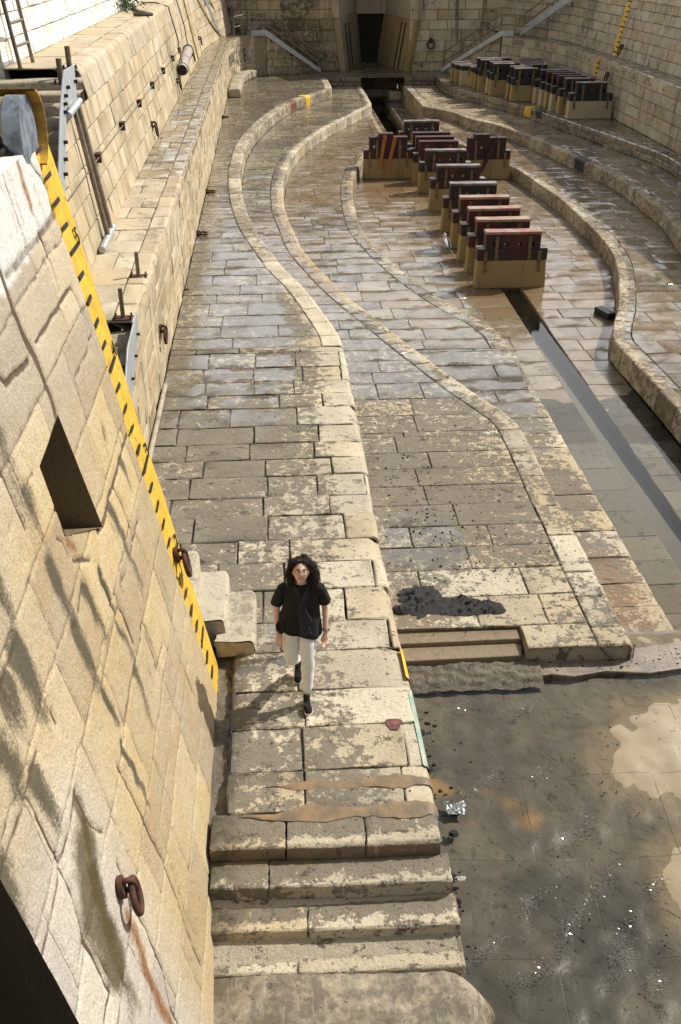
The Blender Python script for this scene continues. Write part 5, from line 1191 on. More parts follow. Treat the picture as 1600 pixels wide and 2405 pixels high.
# ------------------------------------------------------------------ painted marks
def u_at(path, y): k = int(np.argmin(np.abs(path.P[:, 1] - y))); return float(path.s[k])
def surf_patch(name, P, u0, u1, v0, v1, H, mat, parent=None, nu=8, nv=14, ragged=0.0):
    U, Vv = np.meshgrid(np.linspace(u0, u1, nu), np.linspace(v0, v1, nv)); U = U + rng.normal(0, ragged, U.shape) * ((U == u0) | (U == u1)); pts = P(U, Vv, np.full(U.shape, H))
    m = MB(); m.add(pts.reshape(-1, 3).tolist(), [(j * nu + i, j * nu + i + 1, (j + 1) * nu + i + 1, (j + 1) * nu + i) for j in range(nv - 1) for i in range(nu - 1)], True)
    return m.build(name, mat, parent)
def edge_mark(path, z0, r, h, y0, y1, mat, label, v0=.0, v1=1.0):
    P, L = edgeP(path, z0, NW - .006, r, h); a, b = sorted((u_at(path, y0), u_at(path, y1)))
    o = surf_patch('painted_mark', P, a, b, NW * v0 + .0, L * v1, .012, mat, None, 8, 22, .01); return tag(o, label, 'painted mark')
M['kerbred'] = simple('faded_red_paint', (.26, .09, .07), .7, 0, .4, 9, .3)
edge_mark(E1, 0.0, .09, .46, 51.0, 51.45, M['yellow'], 'yellow band painted over the far edge of the left terrace')
edge_mark(E1, 0.0, .09, .46, 49.2, 49.9, M['kerbred'], 'faded red band painted over the far edge of the left terrace', .3)
edge_mark(E1, 0.0, .09, .46, 8.15, 8.75, M['yellow'], 'yellow patch painted on the terrace edge to the right of the woman', .9, 1.0)
edge_mark(R3, 0.0, .07, .46, 46.7, 47.3, M['yellow'], 'yellow band painted over the terrace edge below the stored blocks', .1, .9)
edge_mark(R3, 0.0, .07, .46, 45.75, 46.2, M['black'], 'black patch painted on the terrace edge beside the yellow band', .35, .8)
edge_mark(R2, Z2, .06, .45, 37.2, 38.1, M['black'], 'black patch painted on the edge of the middle right terrace', .2, .95)
M['green'] = simple('faded_green_paint', (.22, .36, .29), .75, 0, .3, 7, .3, col2=(.50, .47, .36))
edge_mark(E1, 0.0, .09, .46, 6.95, 7.85, M['green'], 'faded green paint along the terrace edge below the woman', .86, 1.0)
# silt films dried across the end of the terrace
def silt_band(y0, y1, xa, xb, seed):
    P, u1 = overP(E1, 0.0, .085, .46); n = 60; k = 9; U = np.linspace(xa, xb, n)[None].repeat(k, 0); t_ = np.linspace(0, 1, k)[:, None]
    lo = np.array([y0 + .05 * mnoise.noise((x * 3.3, seed, 0)) + .02 * mnoise.noise((x * 12, seed, 3)) for x in U[0]]); hi = np.array([y1 + .05 * mnoise.noise((x * 2.7, seed + 5, 0)) + .025 * mnoise.noise((x * 14, seed, 6)) for x in U[0]])
    tp_ = sstep(U[0], xa, xa + .45) * (.55 + .45 * np.sin(U[0] * 4 + seed) ** 2); mid_ = (lo + hi) / 2; lo = mid_ + (lo - mid_) * tp_; hi = mid_ + (hi - mid_) * tp_; Vv = lo[None] + (np.maximum(hi, lo + .004) - lo)[None] * t_; pts = P(U, Vv, .006 + .008 * np.sin(math.pi * t_) * np.ones(U.shape)); m = MB()
    m.add(pts.reshape(-1, 3).tolist(), [(j * n + i, j * n + i + 1, (j + 1) * n + i + 1, (j + 1) * n + i) for j in range(k - 1) for i in range(n - 1)], True)
    s = NT('dried_silt'); n1 = s.noise(4, 7, .65); c = s.mix(s.ss(n1, .38, .64), (.155, .115, .07), (.27, .175, .085)); s.bsdf(c, s.fmix(n1, .35, .8), 0, s.bump(s.noise(26, 6, .6), .4, .015)); return tag(m.build('silt', s.m), kind='stuff')
silt_band(6.58, 6.74, -.25, 1.42, 1.0); silt_band(6.22, 6.42, -.5, 1.40, 7.0)
pr_ = [(1.02 + .075 * math.cos(a) * (1 + .3 * math.sin(3 * a)), 7.42 + .10 * math.sin(a) * (1 + .25 * math.cos(2 * a)), .016) for a in [2 * math.pi * k / 18 for k in range(18)]]
m = MB(); m.add(pr_, [tuple(range(18))]); tag(m.build('painted_mark', M['kerbred']), 'faded red spot on the paving in front of the woman', 'painted mark')
# yellow scales on the right walls
def scale_strip(path, z0, batter, z1, y, wd, parent):
    P = wallP(path, z0, batter); u = u_at(path, y); m = surf_patch('painted_scale', P, u - wd / 2, u + wd / 2, 0.02, z1 - z0, .014, M['yellow'], parent, 3, 24, .02)
    k = .15
    while k < z1 - z0 - .05:
        t = MB()
        U = np.array([u - wd / 2 + .01, u - wd / 2 + .28 * (1.7 if int(k * 5) % 5 == 0 else 1)]); Vv = np.array([k, k + .06]); UU, VV = np.meshgrid(U, Vv); pts = P(UU, VV, np.full(UU.shape, .022))
        t.add([pts[0, 0], pts[0, 1], pts[1, 1], pts[1, 0]], [(0, 1, 2, 3)]); k += .2; t.build('scale_mark', M['black'], m)
scale_strip(WRU, ZL, B2, 4.34, 47.5, .5, WRUo); scale_strip(WR, 0.02, .06, 1.98, 47.2, .5, WRo)
# graffito on the curving wall at the far left
M['spray'] = simple('faded_blue_green_spray', (.07, .16, .15), .8, 0, .5, 6)
def wall_text(txt, y0, step, z, size, sx=.62):
    u = u_at(WL, y0)
    for ch in txt:
        x, y, nx, ny = WL.ev(np.array([u])); N = Vector((nx[0], ny[0], 0)); T = Vector((-ny[0], nx[0], 0)); o = Vector((x[0], y[0], z)) + N * .018
        Mx = Matrix(((T.x * sx, 0, N.x, o.x), (T.y * sx, 0, N.y, o.y), (0, 1, 0, o.z), (0, 0, 0, 1)))
        text_mesh(ch, size, M['spray'], 'graffito_letter', Mx, WLo, .003); u += step
wall_text('ETRAVAILLE', 54.6, .46, .80, .92); wall_text('ETRA', 55.6, .50, .42, .42)

# ------------------------------------------------------------------ mooring rings
def ring(loc, n, label, hang=True, s=1.0):
    n = Vector(n).normalized(); t = empty('mooring_ring', loc, label, 'mooring ring', 'iron mooring rings set in the walls')
    sd = n.cross(Vector((0, 0, 1))).normalized(); u_ = sd.cross(n)
    m = MB(); m.tube([(0, 0, 0), n * .03], .085 * s, 14); m.build('plate', M['rust'], t)
    m = MB(); m.torus(n * .06 * s, n, u_, .05 * s, .022 * s, 16, 8); m.build('eye', M['rust'], t)
    m = MB()
    if hang: m.torus(n * .085 * s - u_ * .13 * s, sd, u_, .125 * s, .026 * s, 24, 8)
    else: m.torus(n * .16 * s - u_ * .0, n, sd, .125 * s, .026 * s, 24, 8)
    m.build('ring', M['rust'], t); return t
for px, py, lb, hg in [(376, 772, 'rusty ring hanging high on the lower left wall beside the short grey plate', True), (389, 893, 'rusty ring sticking out near the foot of the lower left wall, nearest of its row', False), (434, 685, 'rusty ring sticking out of the lower left wall, second of its row', False),
                      (462, 548, 'rusty ring sticking out of the lower left wall, third of its row', False), (484, 450, 'rusty ring on the lower left wall, fourth of its row', False), (521, 275, 'small rusty ring far up the lower left wall', False)]:
    p = at_x(px, py, -2.02); ring(p, (1, 0, 0), lb, hg)
for px, py, lb in [(356, 293, 'dark ring on the upper left wall above the wet ledge'), (415, 190, 'dark ring on the upper left wall below the hanging log'), (449, 127, 'dark ring on the upper left wall just beyond the hanging log'), (466, 90, 'dark ring far along the upper left wall')]:
    p = at_w(px, py, -3.03, B2, ZL); ring(p, (1, 0, .18), lb, True, 1.15)
p = at_w(277, 2085, BA, BB, 0); r_ = ring((p.x + .01, p.y, p.z), (1, .15, .19), 'large rusty ring on the near battered wall above a rust streak', True, .86)
p = at_w(413, 1310, BA, BB, 0); ring((p.x + .0, p.y, p.z + .03), (1, .1, .19), 'dark ring on the yellow painted edge of the near wall', True, .95)
for px, py, X, lb in [(1012, 100, None, 'rusty ring with a rust streak on the head wall right of the gate recess')]:
    p = at_y(px, py - 5, 60.86); ring(p, (0, -1, 0), lb, True, 1.6)
for px, py, lb in [(1331, 78, 'rusty ring on the right upper wall near the far corner'), (1466, 110, 'rusty ring on the right upper wall beyond the yellow scale')]:
    d = at_x(px, py, 15.3); ring((15.25, d.y, d.z), (-1, 0, .18), lb, True, 1.3)
p = at_x(1430, 175, 14.35); ring(p, (-1, 0, 0), 'rusty ring on the right lower wall above the stored blocks', True, 1.3)

# ------------------------------------------------------------------ hanging log, ropes and cable on the upper left wall
a_, b_ = V((-2.98, 37.3, 2.72)), V((-3.02, 41.6, 2.98)); d_ = (b_ - a_).normalized()
t = empty('log_fender', a_, 'weathered grey log hanging from two ropes against the upper left wall', 'log fender')
rs = []; n = 26
m = MB(); m.tube([a_ + (b_ - a_) * (k / n) + V((0, 0, .01 * math.sin(k))) for k in range(n + 1)], [.175 + .008 * math.sin(k * 1.7) for k in range(n + 1)], 18)
M['driftwood'] = timber('grey_driftwood', (.33, .28, .26), (.46, .41, .38), (.27, .22, .18), .8); keep(m.build('trunk', M['driftwood']), t)
m = MB(); m.tube([a_ - d_ * .02, a_ + d_ * .003], .165, 18); keep(m.build('tarred_end', M['black']), t)
for f_, tx, nm in ((.05, (345, 0), 'near'), (.93, (388, 0), 'far')):
    c_ = a_ + (b_ - a_) * f_
    t = empty('rope', c_, 'rope holding the %s end of the hanging log' % nm, 'rope', 'ropes holding the hanging log')
    topp = V((wx(c_.y + 1.5, ZU - .1) + .06, c_.y + 1.5, ZU - .05)); m = MB()
    m.tube([c_ + V((.0, 0, .18)), c_.lerp(topp, .5) + V((.05, .3, -.04)), topp, topp + V((-.5, .4, .10)), topp + V((-1.0, .8, .08))], .022, 8); keep(m.build('strand', M['rope']), t)
    m = MB(); m.torus(c_, V((1, 0, 0)), V((0, 0, 1)), .19, .02, 20, 8); keep(m.build('loop', M['rope']), t)
t = empty('wall_cable', (-3.1, 16.5, 2.9), 'thin wire cable strung along the upper left wall', 'cable')
pts = [at_w(x, y, -3.0, B2, ZL) + V((.05, 0, 0)) for x, y in [(160, 462), (228, 367), (285, 293), (325, 240), (356, 198), (382, 164), (404, 135), (420, 116)]]
m = MB(); m.tube(pts, .012, 6); keep(m.build('strand', M['cable']), t)
for k, p in enumerate(pts[1:]):
    m = MB(); m.add([p + V((.02, -.10, .06)), p + V((.02, .12, .06)), p + V((.03, .0, -.12)), p + V((-.08, -.10, .06)), p + V((-.08, .12, .06)), p + V((-.06, .0, -.12))], [(0, 1, 2), (5, 4, 3), (0, 3, 4, 1), (1, 4, 5, 2), (2, 5, 3, 0)]); keep(m.build('bracket', M['rust']), t)
m = MB(); yp = [V((wx(y, z) + .03, y, z)) for y, z in [(46.5, 4.6), (46.6, 3.8), (46.8, 2.9), (47.0, 2.08)]]
m.tube(yp, .03, 8); tag(m.build('rope', simple('yellow_rope', (.62, .42, .05), .8)), 'yellow rope hanging down the far part of the upper left wall', 'rope')

# ------------------------------------------------------------------ big steel roller on top of the near wall
t = empty('steel_roller', (-2.2, 7.95, ZTOP), 'big rusty steel roller with a grey band and yellow flange atop the near wall', 'steel roller')
rc = V((0, 7.96, 5.50))
def drum_mat():
    s = NT('weathered_drum'); n1 = s.noise(1.0, 7, .65, vec=s.map((1.2, 5, 5))); n2 = s.noise(1.0, 5, .6, vec=s.map((9, 3, 3)))
    c = s.mix(s.ss(n1, .36, .56), (.22, .27, .33), (.27, .20, .10)); c = s.mix(s.ss(n2, .5, .66), c, (.17, .125, .085)); c = s.mix(s.ss(s.noise(4, 6, .7), .58, .68), c, (.12, .05, .03))
    s.bsdf(c, .6, .2, s.bump(n2, .4, .01)); return s.m
m = MB(); m.tube([V((-4.1, rc.y, rc.z)), V((-1.93, rc.y, rc.z))], .26, 40); keep(m.build('drum', drum_mat()), t)
m = MB(); m.tube([V((-1.93, rc.y, rc.z)), V((-1.80, rc.y, rc.z))], .272, 40); keep(m.build('band', simple('blue_grey_band', (.23, .27, .32), .7, .1, .3, 9, .5)), t)
m = MB(); rings = []
for x, rr_ in ((-2.4, .285), (-1.73, .285), (-1.73, .272), (-1.9, .272)): rings.append([V((x, rc.y + .035 + rr_ * math.cos(a), rc.z + .02 + rr_ * math.sin(a))) for a in [R(-70 + 150 * k / 30) for k in range(31)]])
vs = [p for r0_ in rings for p in r0_]; m.add(vs, [(i * 31 + k, i * 31 + k + 1, (i + 1) * 31 + k + 1, (i + 1) * 31 + k) for i in range(3) for k in range(30)], False)
keep(m.build('flange', simple('chipped_yellow_flange', (.66, .40, .05), .6, .1, .3, 5, .3, col2=(.28, .12, .04))), t)
m = MB()
for k, (x, z) in enumerate(((-2.02, 5.50), (-1.98, 5.42), (-1.93, 5.36))):
    m.torus((x, 7.70 - .02 * k, z), (1, 0, .5) if k % 2 else (0, .4, 1), (0, 1, .3) if k % 2 else (1, 0, 0), .055, .026, 16, 8)
keep(m.build('chain', M['dark_iron']), t)

# ------------------------------------------------------------------ drain pipe, plant, hose
m = MB(); m.tube([(-1.97, 16.1, .04), (-1.97, 14, .04), (-1.97, 10.2, .04)], .04, 10); tag(m.build('drain_pipe', M['rwall']), 'grey pipe lying along the foot of the lower left wall', 'pipe')
pc = at_z(300, 24, ZU); t = empty('shrub', pc, 'small green shrub growing at the foot of the whitewashed wall on the upper ledge', 'plant')
m = MB()
def leaf(m, c, s_, d=None):
    d = d or Vector((random.gauss(0, 1), random.gauss(0, 1), random.gauss(.4, 1))).normalized(); e = d.cross(Vector((random.gauss(0, 1), random.gauss(0, 1), random.gauss(0, 1)))).normalized()
    m.add([c, c + d * s_ * .5 + e * s_ * .25, c + d * s_, c + d * s_ * .5 - e * s_ * .25], [(0, 1, 2, 3)])
for k in range(900):
    q = Vector((random.gauss(0, .26), random.gauss(0, .75), abs(random.gauss(0, .30)))); leaf(m, pc + q + V((-.2, 0, .05)), random.uniform(.06, .14))
M['leaf'] = simple('shrub_leaf', (.05, .11, .025), .6, 0, .3, 3, 0, col2=(.02, .05, .015)); keep(m.build('foliage', M['leaf']), t)
m = MB()
for k in range(10): m.tube([pc + V((-.2, random.uniform(-.3, .3), 0)), pc + V((random.uniform(-.3, .1), random.uniform(-.7, .7), .4))], .012, 5)
keep(m.build('stem', M['rust']), t)
h0 = at_z(312, 5, ZU); hp = [at_z(x, y, ZU) + V((0, 0, .05)) for x, y in [(308, 8), (312, 22), (325, 31), (342, 35), (357, 38), (330, 39), (316, 38)]]
m = MB(); m.tube(hp, .05, 8); tag(m.build('hose', M['rope']), 'dark hose lying in a loop on the upper ledge', 'hose')
m = MB(); m.tube([at_z(263, 0, ZU) + V((0, 0, .1)), at_z(290, 20, ZU) + V((0, 0, .05)), at_z(301, 30, ZU)], .02, 6); tag(m.build('rope', M['rope']), 'thin dark line lying across the upper ledge beside the hose', 'rope')

# ------------------------------------------------------------------ rough stones at the head of the dock, grating
def rock(name, c, s_, mat, label, group=None, seed=0, rz=0.0):
    bm = bmesh.new(); bmesh.ops.create_cube(bm, size=1.0); bmesh.ops.subdivide_edges(bm, edges=bm.edges[:], cuts=5, use_grid_fill=True)
    for v in bm.verts:
        p = v.co.copy(); q = p * 2; e = max(abs(q.x), .0) ** 6 + abs(q.y) ** 6 + abs(q.z) ** 6; p = p / max(1.0, e ** (1 / 6) * .985)
        p += p.normalized() * .07 * mnoise.noise((p.x * 3 + seed, p.y * 3, p.z * 3)); v.co = Vector((p.x * s_[0], p.y * s_[1], (p.z + .47) * s_[2]))
    me = bpy.data.meshes.new(name); bm.to_mesh(me); bm.free(); me.polygons.foreach_set('use_smooth', [True] * len(me.polygons)); o = link(name, me, mat); o.location = c; o.rotation_euler.z = rz
    return tag(o, label, 'stone block', group)
u = u_at(WL, 51.2); nst = 11; ue = u_at(WL, 58.4)
for k in range(nst):
    uu = u + (ue - u) * k / (nst - 1); x, y, nx, ny = [float(v[0]) for v in WL.ev(np.array([uu]))]
    lb = 'nearest rough stone of the low row along the foot of the graffiti wall' if k == 0 else ('farthest rough stone of the low row along the foot of the graffiti wall' if k == nst - 1 else 'rough stone inside the low row along the foot of the graffiti wall')
    rock('rough_stone', (x + nx * .36, y + ny * .36, 0), (.62, .60, .42), M['rwall'], lb, 'low row of rough stones at the foot of the curving wall', k * 3.7, math.atan2(ny, nx))
rock('rough_stone', (5.15, 59.0, ZF), (.5, .9, .5), M['nosing'], 'rough stone block standing left in the pit below the grating', None, 3)
rock('rough_stone', (6.95, 59.6, ZF), (.75, .9, .55), M['nosing'], 'rough stone block standing right in the pit below the grating', None, 9)
m = MB(); m.box((4.98, 61.0, ZF), (7.30, 61.6, -.95)); m.box((4.98, 61.45, -.95), (7.30, 61.62, -.02)); tag(m.build('pit_wall', M['farwall']), 'low stone wall closing the end of the pit beneath the grating', 'wall')
m = MB()
for k in range(22): m.tube([(5.4 + k * .085, 61.15, -.95), (5.4 + k * .085, 61.15, -.05)], .011, 5)
for k in range(7): m.tube([(5.35, 61.15, -.9 + k * .13), (7.25, 61.15, -.9 + k * .13)], .009, 5)
tag(m.build('grating', M['rust']), 'rusty iron grating across the drain opening in front of the gate recess', 'grating')

# ------------------------------------------------------------------ small things lying about
m = MB(); m.tube([at_z(988, 699, Z3) + V((0, 0, .02)), at_z(1006, 694, Z3) + V((0, 0, .05)), at_z(1024, 689, Z3) + V((0, 0, .03))], [.012, .014, .01], 6); tag(m.build('stick', M['rope']), 'thin bent stick lying on the lowest left terrace', 'stick')
m = MB(); m.box((-.11, -.28, 0), (.11, .28, .20), Matrix.Translation((7.98, 23.0, -1.36)) @ Matrix.Rotation(R(18), 4, 'Z')); tag(m.build('timber_offcut', M['tim_black'], bevel=.01), 'dark timber offcut at the foot of the curved right terrace', 'timber')
def crumple(name, c, s_, mat, label, cat, seed):
    m = MB(); n = 9; vs = []
    for j in range(n):
        for i in range(n):
            x, y = i / (n - 1) - .5, j / (n - 1) - .5; h = .35 * abs(mnoise.noise((x * 4 + seed, y * 4, 1))) + .2 * abs(mnoise.noise((x * 11 + seed, y * 11, 4)))
            vs.append((c[0] + x * s_[0] + .15 * s_[0] * mnoise.noise((x * 3, y * 3, seed)), c[1] + y * s_[1] + .2 * s_[1] * mnoise.noise((x * 3, y * 3, seed + 5)), c[2] + h * s_[2]))
    m.add(vs, [(j * n + i, j * n + i + 1, (j + 1) * n + i + 1, (j + 1) * n + i) for j in range(n - 1) for i in range(n - 1)]); return tag(m.build(name, mat), label, cat)
foil = simple('grey_plastic', (.30, .31, .32), .35, .2, .4, 30)
crumple('plastic_bag', (1.60, 6.97, WZ), (.20, .17, .09), foil, 'crumpled grey plastic lying in the water beside the terrace edge', 'litter', 2.2)
crumple('paper_scrap', (1.50, 6.12, WZ), (.11, .05, .04), simple('scrap_paper', (.6, .58, .52), .7), 'small pale scrap floating beside the lower steps', 'litter', 5.1)
# mud heaps and crumbs (uncountable)
def mud_mat():
    s = NT('black_wet_mud'); n = s.noise(9, 6, .7); s.bsdf(s.mix(n, (.010, .010, .011), (.035, .033, .030)), s.fmix(s.noise(20, 4), .15, .7), 0, s.bump(s.noise(28, 8, .75), 1.0, .04)); return s.m
M['mud'] = mud_mat()
def heap(zb_, blobs, x0, x1, y0, y1, n=150, amp=.11):
    m = MB(); vs = []; hs_ = []
    for j in range(n + 1):
        for i in range(n + 1):
            x = x0 + (x1 - x0) * i / n; y = y0 + (y1 - y0) * j / n
            g_ = max((1 - ((x - bx_) / rx) ** 2 - ((y - by_) / ry) ** 2) for bx_, by_, rx, ry in blobs) + .55 * mnoise.noise((x * 5, y * 7, .3)) + .35 * mnoise.noise((x * 13, y * 15, 2))
            h = amp * min(1, max(-.6, g_)) * (.6 + .7 * abs(mnoise.noise((x * 17, y * 17, 7)))); hs_.append(g_); vs.append((x, y, zb_ + h))
    fs = [(j * (n + 1) + i, j * (n + 1) + i + 1, (j + 1) * (n + 1) + i + 1, (j + 1) * (n + 1) + i) for j in range(n) for i in range(n)]
    fs = [f for f in fs if max(hs_[k] for k in f) > 0]
    m.add(vs, fs, True); return tag(m.build('mud', M['mud']), kind='stuff')
heap(Z2 + .008, [(1.68, 10.15, .30, .33), (2.1, 9.98, .42, .20), (2.45, 9.92, .25, .13), (1.42, 9.95, .15, .08)], 1.28, 2.95, 9.6, 10.6)
heap(-.698, [(3.0, 9.42, .28, .10), (2.85, 9.6, .16, .12)], 2.6, 3.4, 9.2, 9.8, 60, .05)
def crumbs(name, n, fz, area, s0, s1, mat):
    m = MB()
    for _ in range(n):
        x, y = area(); z = fz(x, y); s_ = random.uniform(s0, s1) * (random.random() ** 1.5 + .3); k = random.randint(5, 8); a0 = random.random() * 7; el = random.uniform(.4, 1)
        pts_ = [(x + s_ * random.uniform(.5, 1) * math.cos(a0 + 2 * math.pi * q / k), y + el * s_ * random.uniform(.5, 1) * math.sin(a0 + 2 * math.pi * q / k)) for q in range(k)]
        m.add([(a, b, z - .01) for a, b in pts_] + [(x + (a - x) * .6, y + (b - y) * .6, z + s_ * .35) for a, b in pts_], [tuple(range(k, 2 * k))] + [(q, (q + 1) % k, (q + 1) % k + k, q + k) for q in range(k)])
    return tag(m.build(name, mat), kind='stuff')
def ar2():
    while True:
        x, y = random.gauss(2.2, .8), random.gauss(12.2, 1.9)
        if 1.3 < x < 4.0 and 9.4 < y < 18: return x, y
crumbs('mud_crumbs', 420, lambda x, y: Z2 + .006, ar2, .006, .028, M['mud'])
crumbs('mud_crumbs', 230, lambda x, y: .006, lambda: (random.uniform(-.5, 1.15), random.uniform(6.5, 16)), .004, .016, M['mud'])
crumbs('mud_crumbs', 260, lambda x, y: max(WZ, apron_z(x, y)) + .002, lambda: (random.gauss(3.6, 1.2), random.uniform(4, 9.4)), .004, .017, M['mud'])
crumbs('mud_crumbs', 120, lambda x, y: Z2 + .006, lambda: (random.uniform(2.6, 4.0), random.uniform(9.6, 12)), .005, .02, M['mud'])
crumbs('mud_crumbs', 90, lambda x, y: max(WZ, apron_z(x, y)) + .002, lambda: (random.gauss(1.42, .07), random.uniform(5.4, 8.4)), .01, .06, M['mud'])
crumbs('foam', 60, lambda x, y: -1.424, lambda: (random.gauss(5.7, .45), random.uniform(10, 17)), .005, .025, simple('white_foam', (.75, .76, .76), .6))
crumbs('grit', 300, lambda x, y: -.688, lambda: (random.uniform(2.9, 5.2), random.uniform(8.95, 9.3)), .005, .03, M['mud'])

# ------------------------------------------------------------------ gull
g = empty('seagull', (4.93, 28.55, float(zfloor(np.array(4.93), np.array(28.55))) + .004), 'grey and white gull standing on the wet dock floor beside the keel blocks', 'seagull')
def ell(c, r_, rx=0.0, n=12, k=16):
    q = []
    for j in range(n + 1):
        a = math.pi * j / n; q.append([Vector((r_[0] * math.sin(a) * math.cos(2 * math.pi * i / k), -r_[1] * math.cos(a), r_[2] * math.sin(a) * math.sin(2 * math.pi * i / k))) for i in range(k)])
    Mr = Matrix.Rotation(rx, 4, 'X'); return [[Mr @ p + Vector(c) for p in r0_] for r0_ in q]
rg = [((0, -.24, .17), .012), ((0, -.17, .185), .05), ((0, -.06, .20), .082), ((0, .05, .225), .085), ((0, .12, .27), .062), ((0, .135, .33), .046), ((0, .14, .375), .048), ((0, .155, .41), .044), ((0, .17, .43), .018)]
m = MB(); m.tube([V(p) for p, _ in rg], [r_ for _, r_ in rg], 16); m.build('body', simple('white_feathers', (.80, .80, .79), .7), g)
gw = simple('grey_feathers', (.30, .33, .37), .7)
for s_ in (-1, 1):
    m = MB(); q = []
    for t_, w_, zz in ((0, .015, .27), (.25, .055, .265), (.55, .065, .24), (.8, .04, .21), (1, .008, .185)):
        y = .10 - .40 * t_; x = s_ * (.062 + .018 * math.sin(math.pi * t_)); q.append([V((x + s_ * .012 * math.cos(a), y, zz + w_ * math.sin(a))) for a in [2 * math.pi * k / 10 for k in range(10)]])
    m.loft(q); m.build('wing', gw, g)
    m = MB(); m.tube([(s_ * .03, 0, .15), (s_ * .032, .005, .075), (s_ * .032, 0, .008), (s_ * .034, .05, .006)], .008, 6); m.build('leg', simple('leg_yellow', (.55, .35, .12), .6), g)
m = MB(); m.tube([(0, -.16, .18), (0, -.26, .165), (0, -.32, .155)], [.03, .028, .012], 10); m.build('tail', M['black'], g)
m = MB(); m.tube([(0, .20, .405), (0, .235, .40), (0, .25, .392)], [.014, .011, .003], 8); m.build('beak', simple('beak_yellow', (.65, .40, .05), .5), g)
g.rotation_euler.z = R(12); g.scale = (1.1, .85, 1.35)

# ------------------------------------------------------------------ the woman
per = empty('person', (.12, 7.95, 0), 'woman in black top, dark scarf and white trousers walking toward the camera and looking up', 'person')
skin = NT('skin'); sn = skin.noise(6, 4); skin.bsdf(skin.mix(sn, (.76, .52, .41), (.68, .42, .32)), .5, 0, None, .4); M['skin'] = skin.m
M['cloth'] = simple('black_cloth', (.010, .010, .011), .9, 0, .3, 20, .3); M['scarf'] = simple('charcoal_scarf', (.055, .058, .062), .9, 0, .4, 60, .8)
M['denim'] = simple('white_denim', (.84, .84, .83), .8, 0, .03, 9, .35, bscale=14); M['hair'] = simple('dark_brown_hair', (.036, .018, .012), .65, 0, .4, 20)
def skin_mesh(chains, root, sub=2):
    """chains: list of lists of (key or coords, radius); one vertex per joint, grown with a Skin modifier"""
    me = bpy.data.meshes.new('skinned'); vs = []; rad = []; es = []; idx = {}
    def gv(p, r_):
        k = tuple(round(c, 5) for c in p)
        if k not in idx: idx[k] = len(vs); vs.append(k); rad.append(r_)
        return idx[k]
    for ch in chains:
        ids = [gv(p, r_) for p, r_ in ch]; es += [(a, b) for a, b in zip(ids[:-1], ids[1:]) if a != b]
    me.from_pydata(vs, es, []); o = bpy.data.objects.new('skinned', me); C.objects.link(o)
    m = o.modifiers.new('skin', 'SKIN'); m.use_smooth_shade = True
    rk = idx[tuple(round(c, 5) for c in root)]
    for i, d in enumerate(me.skin_vertices[0].data): r_ = rad[i]; d.radius = r_ if isinstance(r_, tuple) else (r_, r_); d.use_root = (i == rk)
    if sub: s_ = o.modifiers.new('sub', 'SUBSURF'); s_.levels = sub; s_.render_levels = sub
    dg = bpy.context.evaluated_depsgraph_get(); out = bpy.data.meshes.new_from_object(o.evaluated_get(dg)); bpy.data.objects.remove(o); bpy.data.meshes.remove(me); return out
def finish(name, meshes, mat, voxel=.006, smooth=3, fac=.6):
    bm = bmesh.new()
    for q in meshes: bm.from_mesh(q)
    me = bpy.data.meshes.new(name); bm.to_mesh(me); bm.free(); me.materials.clear(); o = link(name, me, mat)
    if voxel:
        r_ = o.modifiers.new('remesh', 'REMESH'); r_.mode = 'VOXEL'; r_.voxel_size = voxel; r_.use_smooth_shade = True
        s_ = o.modifiers.new('smooth', 'SMOOTH'); s_.iterations = smooth; s_.factor = fac
    else: me.polygons.foreach_set('use_smooth', [True] * len(me.polygons))
    return keep(o, per)
SHL, SHR = (-.035, 7.97, 1.335), (.315, 7.96, 1.335)
ELL, ELR = (-.105, 8.02, 1.045), (.375, 8.03, 1.035); WRL, WRR_ = (-.10, 7.93, .82), (.375, 7.93, .80)
NK, NK0, CHS, WAI, PEL = (.14, 7.95, 1.40), (.14, 7.975, 1.335), (.14, 7.985, 1.19), (.13, 7.98, 1.02), (.115, 7.975, .90)
HF, KF, AF = (.185, 7.96, .84), (.19, 7.83, .49), (.168, 7.80, .11)
HBk, KB, AB = (.04, 7.98, .84), (.028, 7.93, .47), (.092, 8.30, .175)
def hand(w, d, thumb, s=1.0):
    """palm and five bent fingers hanging from the wrist w; d = pointing direction, thumb = direction toward the front"""
    w = V(w); d = V(d).normalized(); th = V(thumb).normalized(); inn = d.cross(th).normalized(); ch = []
    pc_ = w + d * .045; ch.append([(tuple(w), (.024, .020)), (tuple(pc_), (.034, .020))])
    for k, (off, ln) in enumerate(((.028, .070), (.010, .080), (-.008, .075), (-.026, .060))):
        b = w + d * .082 + th * off; p1 = b + d * ln * .45 - inn * 0 + V((0, -.006, 0)); p2 = p1 + d * ln * .34 + V((0, -.020, .004)); p3 = p2 + d * ln * .18 + V((0, -.018, .008))
        ch.append([(tuple(pc_), (.034, .020)), (tuple(b), .0105), (tuple(p1), .0098), (tuple(p2), .0090), (tuple(p3), .0078)])
    b = w + d * .035 + th * .030; ch.append([(tuple(pc_), (.034, .020)), (tuple(b), .013), (tuple(b + d * .035 + th * .018), .0095), (tuple(b + d * .060 + th * .014), .0075)])
    return ch
hL = hand(WRL, (.03, -.14, -1), (.85, -.55, 0)); hR = hand(WRR_, (-.10, -.14, -1), (-.85, -.55, 0))
